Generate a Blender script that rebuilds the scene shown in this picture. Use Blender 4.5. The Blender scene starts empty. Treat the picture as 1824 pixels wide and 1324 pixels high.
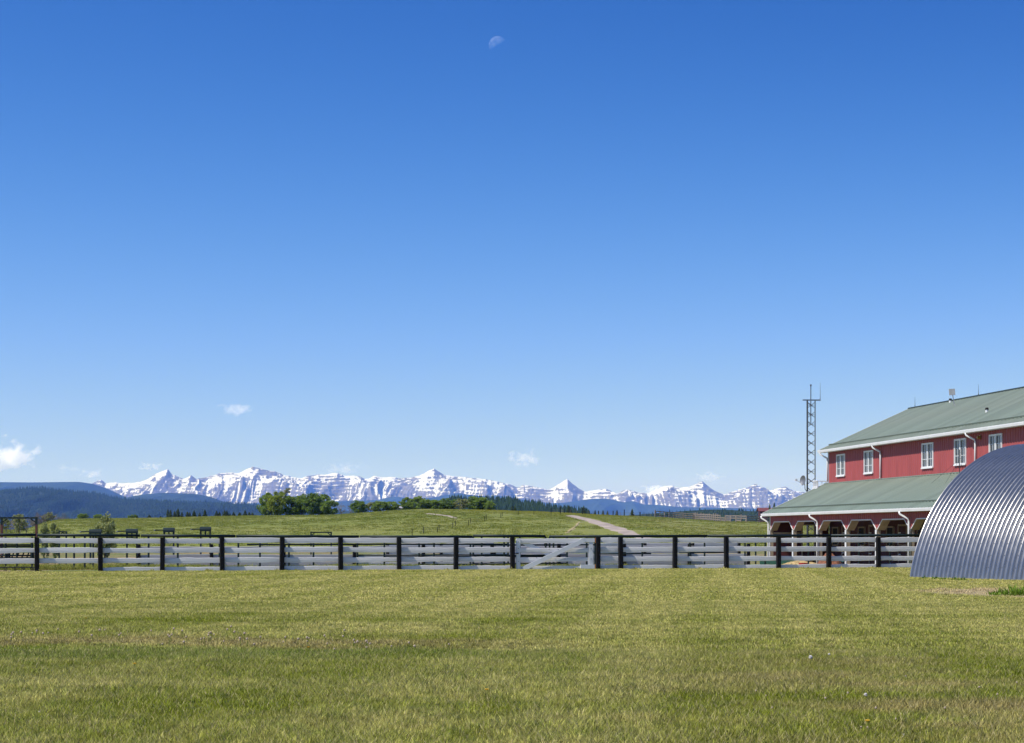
import bpy, math, random
import numpy as np
from mathutils import Vector, Matrix

random.seed(7)
rng = np.random.default_rng(11)
R = math.radians
sc = bpy.context.scene
col = sc.collection

# ------------------------------------------------------------------ camera
F, UC, VH, CH = 3400.0, 912.0, 952.0, 1.5      # focal length (photo px), axis column, horizon row, eye height
cam_d = bpy.data.cameras.new('camera')
cam_d.sensor_width = 36.0
cam_d.lens = F / 1824.0 * 36.0
cam_d.shift_y = (VH - 662.0) / 1824.0
cam_d.clip_start = 0.5
cam_d.clip_end = 300000.0
cam_d.dof.use_dof = True
cam_d.dof.focus_distance = 84.0
cam_d.dof.aperture_fstop = 16.0
cam = bpy.data.objects.new('camera', cam_d)
cam.location = (0, 0, CH)
cam.rotation_euler = (R(90), 0, 0)
col.objects.link(cam)
sc.camera = cam

# ------------------------------------------------------------------ light
SUN = Vector((-0.52, -0.24, 0.82)).normalized()
SUN_EL = math.asin(SUN.z)
SKY_REF = (2.43, 3.69, 4.44)      # sky radiance a little above the horizon
w = bpy.data.worlds.new('World')
sc.world = w
w.use_nodes = True
wn, wl = w.node_tree.nodes, w.node_tree.links
wn.clear()
wo = wn.new('ShaderNodeOutputWorld')
bg = wn.new('ShaderNodeBackground')
sky = wn.new('ShaderNodeTexSky')
sky.sky_type = 'NISHITA'
sky.sun_disc = False
sky.sun_elevation = SUN_EL
sky.sun_rotation = math.atan2(SUN.x, SUN.y)
sky.altitude = 1200
sky.air_density = 1.0
sky.dust_density = 0.3
sky.ozone_density = 2.2
bg.inputs['Strength'].default_value = 0.135
wl.new(bg.outputs[0], wo.inputs['Surface'])
def wmath(op, a, b=None):
    m_ = wn.new('ShaderNodeMath'); m_.operation = op
    for i_, v_ in ((0, a), (1, b)):
        if v_ is None: continue
        if isinstance(v_, (int, float)): m_.inputs[i_].default_value = v_
        else: wl.new(v_, m_.inputs[i_])
    return m_.outputs[0]
# clear mountain air: the blue deepens quickly above the horizon, then stays as it is at the top of the picture
tc = wn.new('ShaderNodeTexCoord')
sx = wn.new('ShaderNodeSeparateXYZ'); wl.new(tc.outputs['Generated'], sx.inputs[0])
el = wmath('MINIMUM', wmath('MULTIPLY', wmath('EXPONENT', wmath('MULTIPLY', wmath('MAXIMUM', sx.outputs['Z'], -.05), 5.9)), .121), .64)
hz = wmath('SQRT', wmath('SUBTRACT', 1.0, wmath('MULTIPLY', el, el)))
cx = wn.new('ShaderNodeCombineXYZ'); wl.new(sx.outputs['X'], cx.inputs['X']); wl.new(sx.outputs['Y'], cx.inputs['Y'])
nv = wn.new('ShaderNodeVectorMath'); nv.operation = 'NORMALIZE'; wl.new(cx.outputs[0], nv.inputs[0])
sv = wn.new('ShaderNodeVectorMath'); sv.operation = 'SCALE'; wl.new(nv.outputs[0], sv.inputs[0]); wl.new(hz, sv.inputs['Scale'])
cz = wn.new('ShaderNodeCombineXYZ'); wl.new(el, cz.inputs['Z'])
av = wn.new('ShaderNodeVectorMath'); av.operation = 'ADD'; wl.new(sv.outputs[0], av.inputs[0]); wl.new(cz.outputs[0], av.inputs[1])
wl.new(av.outputs[0], sky.inputs['Vector'])
# colour response of the photograph, the same in every direction
sr = wn.new('ShaderNodeSeparateColor'); wl.new(sky.outputs['Color'], sr.inputs[0])
cr = wn.new('ShaderNodeCombineColor')
for ch, (gam, ref, tgt) in enumerate(((2.42, SKY_REF[0], .445), (1.46, SKY_REF[1], .605), (.92, SKY_REF[2], .835))):
    q = wmath('POWER', wmath('DIVIDE', wmath('MINIMUM', sr.outputs[ch], ref * 1.12), ref), gam)
    wl.new(wmath('MULTIPLY', q, tgt / .172), cr.inputs[ch])
wl.new(cr.outputs[0], bg.inputs['Color'])

sun_d = bpy.data.lights.new('sun', 'SUN')
sun_d.energy = 5.0
sun_d.angle = R(0.53)
sun_d.color = (1.0, 0.955, 0.88)
sun = bpy.data.objects.new('sun', sun_d)
sun.rotation_euler = SUN.to_track_quat('Z', 'Y').to_euler()
sun.location = (0, 0, 60)
col.objects.link(sun)

sc.view_settings.view_transform = 'Standard'
sc.view_settings.look = 'None'
sc.view_settings.gamma = 1.0
sc.view_settings.exposure = 0.35
sc.render.engine = 'CYCLES'
sc.cycles.use_denoising = True
sc.cycles.max_bounces = 10
sc.cycles.diffuse_bounces = 3
sc.cycles.glossy_bounces = 3
sc.cycles.transmission_bounces = 4
sc.cycles.transparent_max_bounces = 12
sc.cycles.volume_bounces = 8
sc.cycles.sample_clamp_indirect = 8.0

# ------------------------------------------------------------------ helpers
def tag(o, label=None, cat=None, group=None, kind=None):
    if label: o['label'] = label
    if cat: o['category'] = cat
    if group: o['group'] = group
    if kind: o['kind'] = kind
    return o

def empty(name, loc=(0, 0, 0), rz=0.0):
    o = bpy.data.objects.new(name, None)
    o.empty_display_size = 0.2
    o.location = loc
    o.rotation_euler = (0, 0, rz)
    col.objects.link(o)
    return o

def link(name, me, parent=None, loc=None, rz=None, scale=None):
    o = bpy.data.objects.new(name, me)
    col.objects.link(o)
    if parent is not None: o.parent = parent
    if loc is not None: o.location = loc
    if rz is not None: o.rotation_euler = (0, 0, rz)
    if scale is not None: o.scale = scale
    return o

def copy_tree(o, parent=None):
    c = o.copy()
    col.objects.link(c)
    c.parent = parent
    for ch in o.children:
        copy_tree(ch, c)
    return c

class MB:
    """collects boxes, bars, tubes and faces into one mesh"""
    def __init__(s): s.v, s.f, s.mi, s.m = [], [], [], 0
    def face(s, pts, m=None):
        b = len(s.v); s.v += [tuple(p) for p in pts]
        s.f.append(tuple(range(b, b + len(pts)))); s.mi.append(s.m if m is None else m)
    def hexa(s, p, m=None):            # 8 points: bottom loop 0-3, top loop 4-7
        b = len(s.v); s.v += [tuple(q) for q in p]
        for f in ((3,2,1,0),(4,5,6,7),(0,1,5,4),(1,2,6,5),(2,3,7,6),(3,0,4,7)):
            s.f.append(tuple(b + i for i in f)); s.mi.append(s.m if m is None else m)
    def box(s, x0, x1, y0, y1, z0, z1, m=None):
        s.hexa([(x0,y0,z0),(x1,y0,z0),(x1,y1,z0),(x0,y1,z0),(x0,y0,z1),(x1,y0,z1),(x1,y1,z1),(x0,y1,z1)], m)
    def bar(s, a, b, wx, wz, up=(0,0,1), m=None):
        a, b = Vector(a), Vector(b); d = (b - a).normalized(); up = Vector(up)
        if abs(d.dot(up)) > .98: up = Vector((0, 1, 0))
        r = d.cross(up).normalized() * (wx / 2); t = r.cross(d).normalized() * (wz / 2)
        s.hexa([a-r-t, a+r-t, b+r-t, b-r-t, a-r+t, a+r+t, b+r+t, b-r+t], m)
    def tube(s, pts, rad, n=8, m=None, cap=True):
        pts = [Vector(p) for p in pts]
        rads = rad if isinstance(rad, (list, tuple)) else [rad] * len(pts)
        base = len(s.v)
        for i, p in enumerate(pts):
            d = (pts[min(i+1, len(pts)-1)] - pts[max(i-1, 0)]).normalized()
            ref = Vector((0, 0, 1)) if abs(d.z) < .9 else Vector((0, 1, 0))
            r = d.cross(ref).normalized(); t = r.cross(d)
            for k in range(n):
                a = 2 * math.pi * k / n
                s.v.append(tuple(p + (r * math.cos(a) + t * math.sin(a)) * rads[i]))
        mm = s.m if m is None else m
        for i in range(len(pts) - 1):
            for k in range(n):
                a, b = base + i*n + k, base + i*n + (k+1) % n
                s.f.append((a, b, b + n, a + n)); s.mi.append(mm)
        if cap:
            s.f.append(tuple(base + k for k in reversed(range(n)))); s.mi.append(mm)
            e = base + (len(pts)-1)*n
            s.f.append(tuple(e + k for k in range(n))); s.mi.append(mm)
    def mesh(s, name, mats, smooth=False, bevel=0):
        me = bpy.data.meshes.new(name)
        me.from_pydata(s.v, [], s.f)
        for m_ in (mats if isinstance(mats, (list, tuple)) else [mats]): me.materials.append(m_)
        if any(s.mi): me.polygons.foreach_set('material_index', s.mi)
        if smooth: me.polygons.foreach_set('use_smooth', [True] * len(s.f))
        me.update()
        return me
    def build(s, name, mats, parent=None, smooth=False, **k):
        return link(name, s.mesh(name, mats, smooth), parent, **k)

def grid_mesh(name, X, Y, Z, mat, smooth=True, attrs=None):
    ny, nx = X.shape
    me = bpy.data.meshes.new(name)
    me.vertices.add(nx * ny)
    co = np.stack([X, Y, Z], -1).astype(np.float32).reshape(-1)
    me.vertices.foreach_set('co', co)
    idx = np.arange(nx * ny).reshape(ny, nx)
    q = np.stack([idx[:-1,:-1], idx[:-1,1:], idx[1:,1:], idx[1:,:-1]], -1).reshape(-1, 4)
    n = len(q)
    me.loops.add(n * 4)
    me.loops.foreach_set('vertex_index', q.reshape(-1).astype(np.int32))
    me.polygons.add(n)
    me.polygons.foreach_set('loop_start', np.arange(n, dtype=np.int32) * 4)
    me.polygons.foreach_set('loop_total', np.full(n, 4, dtype=np.int32))
    me.materials.append(mat)
    for k, a in (attrs or {}).items():
        at = me.attributes.new(k, 'FLOAT', 'POINT')
        at.data.foreach_set('value', a.astype(np.float32).reshape(-1))
    me.update(calc_edges=True)
    me.polygons.foreach_set('use_smooth', [smooth] * n)
    return me

def tri_mesh(name, V, T, mat, smooth=False, attrs=None):
    """V (n,3), T (m,3|4) numpy"""
    me = bpy.data.meshes.new(name)
    me.vertices.add(len(V)); me.vertices.foreach_set('co', V.astype(np.float32).reshape(-1))
    k = T.shape[1]; n = len(T)
    me.loops.add(n * k); me.loops.foreach_set('vertex_index', T.astype(np.int32).reshape(-1))
    me.polygons.add(n)
    me.polygons.foreach_set('loop_start', np.arange(n, dtype=np.int32) * k)
    me.polygons.foreach_set('loop_total', np.full(n, k, dtype=np.int32))
    for m_ in (mat if isinstance(mat, (list, tuple)) else [mat]): me.materials.append(m_)
    for kk, a in (attrs or {}).items():
        at = me.attributes.new(kk, 'FLOAT', 'POINT'); at.data.foreach_set('value', a.astype(np.float32))
    me.update(calc_edges=True)
    if smooth: me.polygons.foreach_set('use_smooth', [True] * n)
    return me

# --- value noise in numpy
_tab = {}
def vn(x, y, seed=0):
    if seed not in _tab: _tab[seed] = np.random.default_rng(seed + 100).random((257, 257))
    t = _tab[seed]
    xi, yi = np.floor(x).astype(int), np.floor(y).astype(int)
    fx, fy = x - xi, y - yi
    fx, fy = fx*fx*(3-2*fx), fy*fy*(3-2*fy)
    xi, yi = xi % 256, yi % 256
    a, b, c, d = t[xi, yi], t[xi+1, yi], t[xi, yi+1], t[xi+1, yi+1]
    return (a*(1-fx)+b*fx)*(1-fy) + (c*(1-fx)+d*fx)*fy
def fbm(x, y, seed=0, o=4):
    s, a, n = 0, 1, 0
    for i in range(o):
        s = s + a * vn(x * 2**i + 17.3*i, y * 2**i + 9.1*i, seed + i); n += a; a *= .5
    return s / n
def sstep(a, b, x):
    t = np.clip((x - a) / (b - a), 0, 1); return t*t*(3-2*t)

# --- materials
def nmat(name):
    m = bpy.data.materials.new(name); m.use_nodes = True
    return m, m.node_tree.nodes, m.node_tree.links
def pr(n): return n['Principled BSDF']
def mix_rgb(n, l, fac, a, b, mode='MIX'):
    x = n.new('ShaderNodeMix'); x.data_type = 'RGBA'; x.blend_type = mode
    for i, v in ((0, fac), (6, a), (7, b)):
        if isinstance(v, (tuple, list)): x.inputs[i].default_value = (*v, 1) if len(v) == 3 else v
        elif isinstance(v, (int, float)): x.inputs[i].default_value = v
        else: l.new(v, x.inputs[i])
    return x.outputs[2]
def noise(n, l, scale, detail=4, rough=.55, vec=None, stretch=None, coord='Object'):
    t = n.new('ShaderNodeTexNoise'); t.inputs['Scale'].default_value = scale
    t.inputs['Detail'].default_value = detail; t.inputs['Roughness'].default_value = rough
    if vec is None:
        c = n.new('ShaderNodeTexCoord'); vec = c.outputs[coord]
    if stretch:
        mp_ = n.new('ShaderNodeMapping'); mp_.inputs['Scale'].default_value = stretch
        l.new(vec, mp_.inputs['Vector']); vec = mp_.outputs[0]
    l.new(vec, t.inputs['Vector'])
    return t.outputs['Fac']
def ramp(n, l, x, a, b, lo=0.0, hi=1.0):
    r = n.new('ShaderNodeMapRange'); r.inputs['From Min'].default_value = a; r.inputs['From Max'].default_value = b
    r.inputs['To Min'].default_value = lo; r.inputs['To Max'].default_value = hi
    l.new(x, r.inputs['Value']); return r.outputs['Result']
def mth(n, l, op, a, b=None):
    m_ = n.new('ShaderNodeMath'); m_.operation = op
    for i, v in ((0, a), (1, b)):
        if v is None: continue
        if isinstance(v, (int, float)): m_.inputs[i].default_value = v
        else: l.new(v, m_.inputs[i])
    return m_.outputs[0]
def bump(n, l, h, strength=.3, dist=.02):
    b = n.new('ShaderNodeBump'); b.inputs['Strength'].default_value = strength; b.inputs['Distance'].default_value = dist
    l.new(h, b.inputs['Height']); return b.outputs['Normal']
def mat(name, c, rough=.6, metal=0.0, var=.15, scale=3.0, c2=None, bmp=.15, bd=.01, stretch=None, coord='Object', spec=.5, rnd=0.0):
    m, n, l = nmat(name); p = pr(n)
    f = noise(n, l, scale, 5, .6, stretch=stretch, coord=coord)
    c2 = c2 or tuple(x * (1 - var * 2) for x in c)
    out = mix_rgb(n, l, ramp(n, l, f, .3, .7), c2, tuple(min(1, x * (1 + var * .4)) for x in c))
    if rnd:
        oi = n.new('ShaderNodeObjectInfo')
        out = mix_rgb(n, l, 1.0, out, mix_rgb(n, l, oi.outputs['Random'], (1-rnd,)*3, (1+rnd,)*3), 'MULTIPLY')
    l.new(out, p.inputs['Base Color'])
    p.inputs['Roughness'].default_value = rough; p.inputs['Metallic'].default_value = metal
    p.inputs['Specular IOR Level'].default_value = spec
    if bmp:
        l.new(bump(n, l, noise(n, l, scale * 6, 4, stretch=stretch, coord=coord), bmp, bd), p.inputs['Normal'])
    return m

def leaf_mat(name, c1, c2, trans=.35, big=.0):
    """leaves: random shade per leaf, some light passing through"""
    m, n, l = nmat(name); n.remove(pr(n)); out = n['Material Output']
    g = n.new('ShaderNodeNewGeometry')
    c = mix_rgb(n, l, g.outputs['Random Per Island'], c1, c2)
    oi = n.new('ShaderNodeObjectInfo')
    c = mix_rgb(n, l, 1.0, c, mix_rgb(n, l, oi.outputs['Random'], (.8, .84, .8), (1.2, 1.14, 1.1)), 'MULTIPLY')
    d = n.new('ShaderNodeBsdfDiffuse'); t = n.new('ShaderNodeBsdfTranslucent')
    l.new(c, d.inputs['Color']); l.new(c, t.inputs['Color'])
    s = n.new('ShaderNodeMixShader'); s.inputs[0].default_value = trans
    l.new(d.outputs[0], s.inputs[1]); l.new(t.outputs[0], s.inputs[2]); l.new(s.outputs[0], out.inputs['Surface'])
    return m

M = {}
M['white_board'] = mat('white_board', (.79, .765, .745), .62, var=.14, c2=(.52, .50, .48), scale=2.2, bmp=.5, bd=.012, stretch=(.35, 1, 3), coord='Generated', rnd=.05)
M['shade_board'] = mat('shade_board', (.46, .445, .45), .7, var=.18, scale=2.2, bmp=.5, bd=.012, stretch=(.35, 1, 3), coord='Generated', rnd=.12)  # white boards of the second fence, its shade put into the colour
M['white_paint'] = mat('white_paint', (.70, .70, .70), .5, var=.06, scale=2, bmp=.05)
M['black_post'] = mat('black_post', (.009, .009, .010), .8, spec=.15, var=.2, scale=6, bmp=.5, bd=.01, stretch=(3, 3, .6))
M['green_pipe'] = mat('green_pipe', (.010, .022, .021), .5, spec=.25, var=.2, scale=4, bmp=.05)
M['red_rust'] = mat('red_rust', (.10, .030, .024), .8, var=.25, scale=5)
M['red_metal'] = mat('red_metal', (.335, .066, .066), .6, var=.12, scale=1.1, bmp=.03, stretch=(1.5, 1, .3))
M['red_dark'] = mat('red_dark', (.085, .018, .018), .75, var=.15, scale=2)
M['green_roof'] = mat('green_roof', (.150, .205, .165), .5, var=.07, scale=.9, bmp=.03, rnd=.10, stretch=(3, .25, .25), c2=(.195, .215, .170))
M['galv'] = None
M['beige_wood'] = mat('beige_wood', (.42, .33, .23), .75, var=.15, scale=3, stretch=(1, 1, .3))
M['grey_metal'] = mat('grey_metal', (.22, .23, .25), .5, .6, var=.1, scale=4, bmp=0)
M['dark_metal'] = mat('dark_metal', (.05, .053, .06), .5, .5, var=.1, scale=4, bmp=0)
M['tower_steel'] = mat('tower_steel', (.045, .05, .06), .6, .0, var=.1, scale=4, bmp=0)
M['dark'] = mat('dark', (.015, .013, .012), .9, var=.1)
M['old_wood'] = mat('old_wood', (.25, .205, .17), .85, var=.25, scale=2, bmp=.1)
M['bark'] = mat('bark', (.13, .11, .09), .9, var=.3, scale=3, bmp=.4, bd=.02)
M['pale_bark'] = mat('pale_bark', (.24, .21, .185), .9, var=.2, scale=3, bmp=.2)
M['straw'] = mat('straw', (.46, .32, .13), .9, var=.3, scale=6, bmp=.6, bd=.03)
M['dung'] = mat('dung', (.20, .075, .035), .95, var=.3, scale=8, bmp=.6, bd=.04)
M['orange_rust'] = mat('orange_rust', (.35, .14, .045), .7, var=.2, scale=9)
M['glass'] = None
def glass():
    m, n, l = nmat('window_glass'); p = pr(n)
    p.inputs['Base Color'].default_value = (.012, .016, .022, 1); p.inputs['Roughness'].default_value = .03
    p.inputs['IOR'].default_value = 1.9
    l.new(bump(n, l, noise(n, l, 1.6, 2), .12, .02), p.inputs['Normal'])
    return m
M['glass'] = glass()
def galv():
    m, n, l = nmat('galvanised_steel'); p = pr(n)
    f = noise(n, l, 3.0, 5); f2 = noise(n, l, .7, 4, stretch=(1, 1, .25))
    c = mix_rgb(n, l, f, (.245, .237, .226), (.385, .372, .355))
    c = mix_rgb(n, l, ramp(n, l, f2, .45, .75, 0, .5), c, (.28, .268, .252))
    l.new(c, p.inputs['Base Color']); p.inputs['Metallic'].default_value = .85
    l.new(ramp(n, l, f, .2, .8, .25, .35), p.inputs['Roughness'])
    l.new(bump(n, l, noise(n, l, 30, 3), .05, .01), p.inputs['Normal'])
    return m
M['galv'] = galv()
M['leaf_aspen'] = leaf_mat('leaf_aspen', (.10, .165, .03), (.26, .35, .08), .4)
M['leaf_yellow'] = leaf_mat('leaf_yellow', (.20, .25, .03), (.42, .46, .08), .4)
M['leaf_pale'] = leaf_mat('leaf_pale', (.19, .21, .085), (.38, .39, .18), .4)
M['leaf_young'] = leaf_mat('leaf_young', (.12, .155, .05), (.36, .39, .18), .35)
M['needle'] = leaf_mat('needle', (.020, .034, .016), (.055, .075, .034), .12)
M['needle_far'] = leaf_mat('needle_far', (.012, .024, .014), (.035, .060, .026), .1)
M['twig'] = leaf_mat('twig', (.15, .125, .10), (.27, .22, .18), .1)
M['weed'] = leaf_mat('weed', (.09, .16, .015), (.20, .30, .05), .4)

# ------------------------------------------------------------------ terrain function
CREST = np.array([(-3000,946),(-400,945),(-100,944),(40,944),(60,940),(85,930),(110,925.5),(150,924.2),(250,923.5),(320,922),(400,920),(460,919),(510,918.7),
    (596,917.5),(629,915),(705,909.3),(755,907.5),(869,909),(900,910),(956,911.5),(1011,914),(1060,917),(1110,919),(1167,921),(1283,929),
    (1340,930),(1380,931),(1600,933),(2400,935),(5000,938)], float)
_cu = np.arange(-3000, 5001, 5.0)
_cv = np.interp(_cu, CREST[:,0], CREST[:,1])
_k = np.hanning(9); _k /= _k.sum()
_cv = np.convolve(np.pad(_cv, 4, mode='edge'), _k, 'valid')
YC, YH0 = 640.0, 260.0
def terrain(x, y):
    x = np.asarray(x, float); y = np.asarray(y, float)
    ys = np.maximum(y, 1.0)
    U = x / np.maximum(ys, 100) * F + UC
    ec = (VH - np.interp(U, _cu, _cv)) / F
    low = -0.3 * sstep(84, 98, y)
    e0 = (-0.3 - CH) / YH0
    t = np.clip((ys - YH0) / (YC - YH0), 0, 1)
    g = 1 - (1 - t)**2.1
    hill = CH + (e0 + (ec - e0) * g) * ys
    zc = CH + ec * YC
    back = zc - (ys - YC) * .030 - ((ys - YC) / 100)**2 * .25
    back = np.maximum(back, -14.0)
    z = np.where(ys < YH0, low, np.where(ys < YC, hill, back))
    z = z + np.where((ys > YH0) & (ys < YC), .22 * (fbm(x / 26 + 40, y / 26, 5, 3) - .5) * sstep(260, 330, ys), 0)
    return z
def tz(x, y): return float(terrain(x, y))
def ground_px(u, v):
    """point of the ground seen at photo pixel (u, v), below the horizon and in front of the fence"""
    y = CH * F / (v - VH); return ((u - UC) / F * y, y)
def hill_px(u, v):
    """point of the hill seen at photo pixel"""
    ys = np.linspace(YH0, YC, 1500); xs = (u - UC) / F * ys
    e = VH - (terrain(xs, ys) - CH) / ys * F
    i = int(np.argmax(e <= v)) if (e <= v).any() else len(ys) - 1
    return xs[i], ys[i]
def px(u, y): return (u - UC) / F * y
def pz(v, y): return CH + (VH - v) / F * y
# ------------------------------------------------------------------ ground
def lawn_color(n, l, pos):
    """mown lawn: green with straw-coloured streaks, a browner seeding strip and a bare patch"""
    f1 = noise(n, l, .16, 5, .6, vec=pos, stretch=(.35, 1.6, 1))
    f2 = noise(n, l, .55, 5, .6, vec=pos, stretch=(.5, 1.3, 1))
    f3 = noise(n, l, 3.2, 4, .6, vec=pos)
    sp = n.new('ShaderNodeSeparateXYZ'); l.new(pos, sp.inputs[0])
    x, y = sp.outputs['X'], sp.outputs['Y']
    far = ramp(n, l, y, 16, 42)
    s = mth(n, l, 'ADD', mth(n, l, 'MULTIPLY', f1, .45), mth(n, l, 'MULTIPLY', f2, .55))
    s = mth(n, l, 'ADD', mth(n, l, 'SUBTRACT', s, .05), mth(n, l, 'MULTIPLY', far, .12))
    # mower passes running away from the camera
    wv = mth(n, l, 'SUBTRACT', x, mth(n, l, 'MULTIPLY', y, .111))
    cv = n.new('ShaderNodeCombineXYZ'); l.new(wv, cv.inputs['X']); l.new(mth(n, l, 'MULTIPLY', y, .03), cv.inputs['Y'])
    mow = ramp(n, l, noise(n, l, .75, 2, .5, vec=cv.outputs[0]), .42, .58, -.055, .055)
    s = mth(n, l, 'ADD', s, mow)
    c = mix_rgb(n, l, ramp(n, l, s, .36, .64), (.164, .180, .016), (.362, .326, .106))
    c = mix_rgb(n, l, ramp(n, l, f3, .48, .66, 0, .7), c, (.098, .132, .010))
    # seeding strip, browner
    w0 = mth(n, l, 'ADD', y, mth(n, l, 'MULTIPLY', x, .10))
    w0 = mth(n, l, 'ADD', w0, mth(n, l, 'MULTIPLY', ramp(n, l, noise(n, l, .5, 4, vec=pos), .2, .8, -1, 1), 1.2))
    strip = mth(n, l, 'MULTIPLY', ramp(n, l, w0, 24.4, 25.0), ramp(n, l, w0, 27.6, 26.4))
    strip = mth(n, l, 'MULTIPLY', strip, ramp(n, l, x, 1.5, -1.5))
    strip = mth(n, l, 'MULTIPLY', strip, ramp(n, l, f3, .3, .6, .1, .6))
    c = mix_rgb(n, l, strip, c, (.215, .145, .075))
    dk = mth(n, l, 'MULTIPLY', ramp(n, l, w0, 21.6, 22.6), ramp(n, l, w0, 24.6, 23.8))
    dk = mth(n, l, 'MULTIPLY', dk, ramp(n, l, x, 2.0, -2.0, 0, .55))
    c = mix_rgb(n, l, dk, c, (.098, .140, .014))
    # brownish seed heads on the right near side
    br = mth(n, l, 'MULTIPLY', ramp(n, l, y, 26, 19), ramp(n, l, x, .5, 4))
    br = mth(n, l, 'MULTIPLY', br, ramp(n, l, f2, .42, .62, 0, .75))
    c = mix_rgb(n, l, br, c, (.235, .165, .075))
    # worn earth beside the corrugated shelter
    dx = mth(n, l, 'DIVIDE', mth(n, l, 'SUBTRACT', x, 12.9), 2.6)
    dy = mth(n, l, 'DIVIDE', mth(n, l, 'SUBTRACT', y, 49.0), 4.2)
    d2 = mth(n, l, 'ADD', mth(n, l, 'MULTIPLY', dx, dx), mth(n, l, 'MULTIPLY', dy, dy))
    d2 = mth(n, l, 'ADD', d2, mth(n, l, 'MULTIPLY', ramp(n, l, noise(n, l, 1.3, 5, .65, vec=pos), .2, .8, -1, 1), 1.0))
    bare = ramp(n, l, d2, .95, .45)
    c = mix_rgb(n, l, bare, c, (.36, .275, .15))
    return c, bare, s

def hill_color(n, l, pos, x, y):
    """pasture: patchy greens, paler dry grass, a flowering strip"""
    h1 = noise(n, l, .018, 5, .6, vec=pos, stretch=(.6, 1, 1)); h2 = noise(n, l, .16, 6, .7, vec=pos, stretch=(.55, 1, 1)); h3 = noise(n, l, 1.1, 4, .7, vec=pos)
    hc = mix_rgb(n, l, ramp(n, l, h1, .35, .65), (.125, .150, .020), (.188, .192, .042))
    hc = mix_rgb(n, l, ramp(n, l, h2, .42, .66, 0, .7), hc, (.245, .230, .075))
    hc = mix_rgb(n, l, ramp(n, l, h3, .47, .66, 0, .75), hc, (.090, .118, .014))
    # flowering strip along the crest
    fl = mth(n, l, 'MULTIPLY', ramp(n, l, y, 540, 600), ramp(n, l, mth(n, l, 'ABSOLUTE', mth(n, l, 'SUBTRACT', x, 6)), 36, 9))
    fl = mth(n, l, 'MULTIPLY', fl, ramp(n, l, h2, .38, .6, .1, .75))
    hc = mix_rgb(n, l, fl, hc, (.27, .24, .022))
    # dry grass on the right slope
    dr = mth(n, l, 'MULTIPLY', ramp(n, l, x, 26, 42), ramp(n, l, h2, .45, .65, 0, .6))
    hc = mix_rgb(n, l, dr, hc, (.21, .185, .075))
    return hc, h3

def ground_mat():
    m, n, l = nmat('ground_cover'); p = pr(n)
    g = n.new('ShaderNodeNewGeometry'); pos = g.outputs['Position']
    sp = n.new('ShaderNodeSeparateXYZ'); l.new(pos, sp.inputs[0]); x, y = sp.outputs['X'], sp.outputs['Y']
    lawn, bare, s = lawn_color(n, l, pos)
    lawn = mix_rgb(n, l, .30, lawn, (.10, .10, .025))
    # yard behind the fence: trodden earth, wood chips and rough grass
    yf = noise(n, l, .25, 5, .65, vec=pos, stretch=(.5, 1, 1)); yf2 = noise(n, l, 2.2, 5, .7, vec=pos)
    yard = mix_rgb(n, l, ramp(n, l, yf2, .35, .65), (.16, .105, .07), (.36, .235, .13))
    yard = mix_rgb(n, l, ramp(n, l, yf, .42, .55), yard, (.10, .135, .03))
    ln = mth(n, l, 'SUBTRACT', y, mth(n, l, 'MULTIPLY', x, .2493))       # distance from the fence line
    ln = mth(n, l, 'SUBTRACT', ln, 80.72)
    ln = mth(n, l, 'ADD', ln, ramp(n, l, yf2, .2, .8, -.25, .25))
    c = mix_rgb(n, l, ramp(n, l, ln, -.02, .10), lawn, yard)
    hc, h3 = hill_color(n, l, pos, x, y)
    c = mix_rgb(n, l, ramp(n, l, y, 215, 245), c, hc)
    far = mix_rgb(n, l, ramp(n, l, noise(n, l, .002, 4, vec=pos), .4, .6), (.05, .075, .02), (.09, .11, .035))
    c = mix_rgb(n, l, ramp(n, l, y, 780, 1000), c, far)
    l.new(c, p.inputs['Base Color']); p.inputs['Roughness'].default_value = .9; p.inputs['Specular IOR Level'].default_value = .15
    hb = mth(n, l, 'ADD', mth(n, l, 'MULTIPLY', h3, .6), noise(n, l, .45, 5, .7, vec=pos))
    l.new(bump(n, l, hb, .9, .5), p.inputs['Normal'])
    return m, c
M['ground'], _ = ground_mat()

def axis(lo, hi, step, far_lo, far_hi, g=1.35):
    a = list(np.arange(lo, hi + .01, step)); s = step
    while a[-1] < far_hi: s *= g; a.append(min(a[-1] + s, far_hi))
    s = step
    while a[0] > far_lo: s *= g; a.insert(0, max(a[0] - s, far_lo))
    return np.array(a)
gx = axis(-190, 200, 3.6, -15000, 15000); gy = axis(-12, 860, 3.2, -60, 31500)
GX, GY = np.meshgrid(gx, gy)
tag(link('ground', grid_mesh('ground', GX, GY, terrain(GX, GY), M['ground'])), kind='structure')

# track over the hill, draped a little above the turf
ROADS = []
def ribbon(name, L, Rr, m, lift=.07, nx=6, steps=60):
    L = [hill_px(*p) for p in L]; Rr = [hill_px(*p) for p in Rr]
    ROADS.append((L, Rr))
    tt = np.linspace(0, 1, len(L)); ts = np.linspace(0, 1, steps)
    def sm(P): return np.stack([np.interp(ts, tt, [p[0] for p in P]), np.interp(ts, tt, [p[1] for p in P])], -1)
    a, b = sm(L), sm(Rr)
    jit = (fbm(ts * 40, ts * 0, 3, 3) - .5)
    k = np.linspace(0, 1, nx)[None, :]
    X = a[:, :1] * (1-k) + b[:, :1] * k; Y = a[:, 1:] * (1-k) + b[:, 1:] * k
    X[:, 0] += jit * 2.2; X[:, -1] += jit[::-1] * 2.2
    Z = terrain(X, Y) + lift
    Z[:, 0] -= lift * 1.6; Z[:, -1] -= lift * 1.6
    return link(name, grid_mesh(name, X, Y, Z, m))
M['track'] = mat('track', (.36, .285, .225), .95, var=.22, scale=.35, bmp=.3, bd=.1, stretch=(1, .2, 1))
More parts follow.
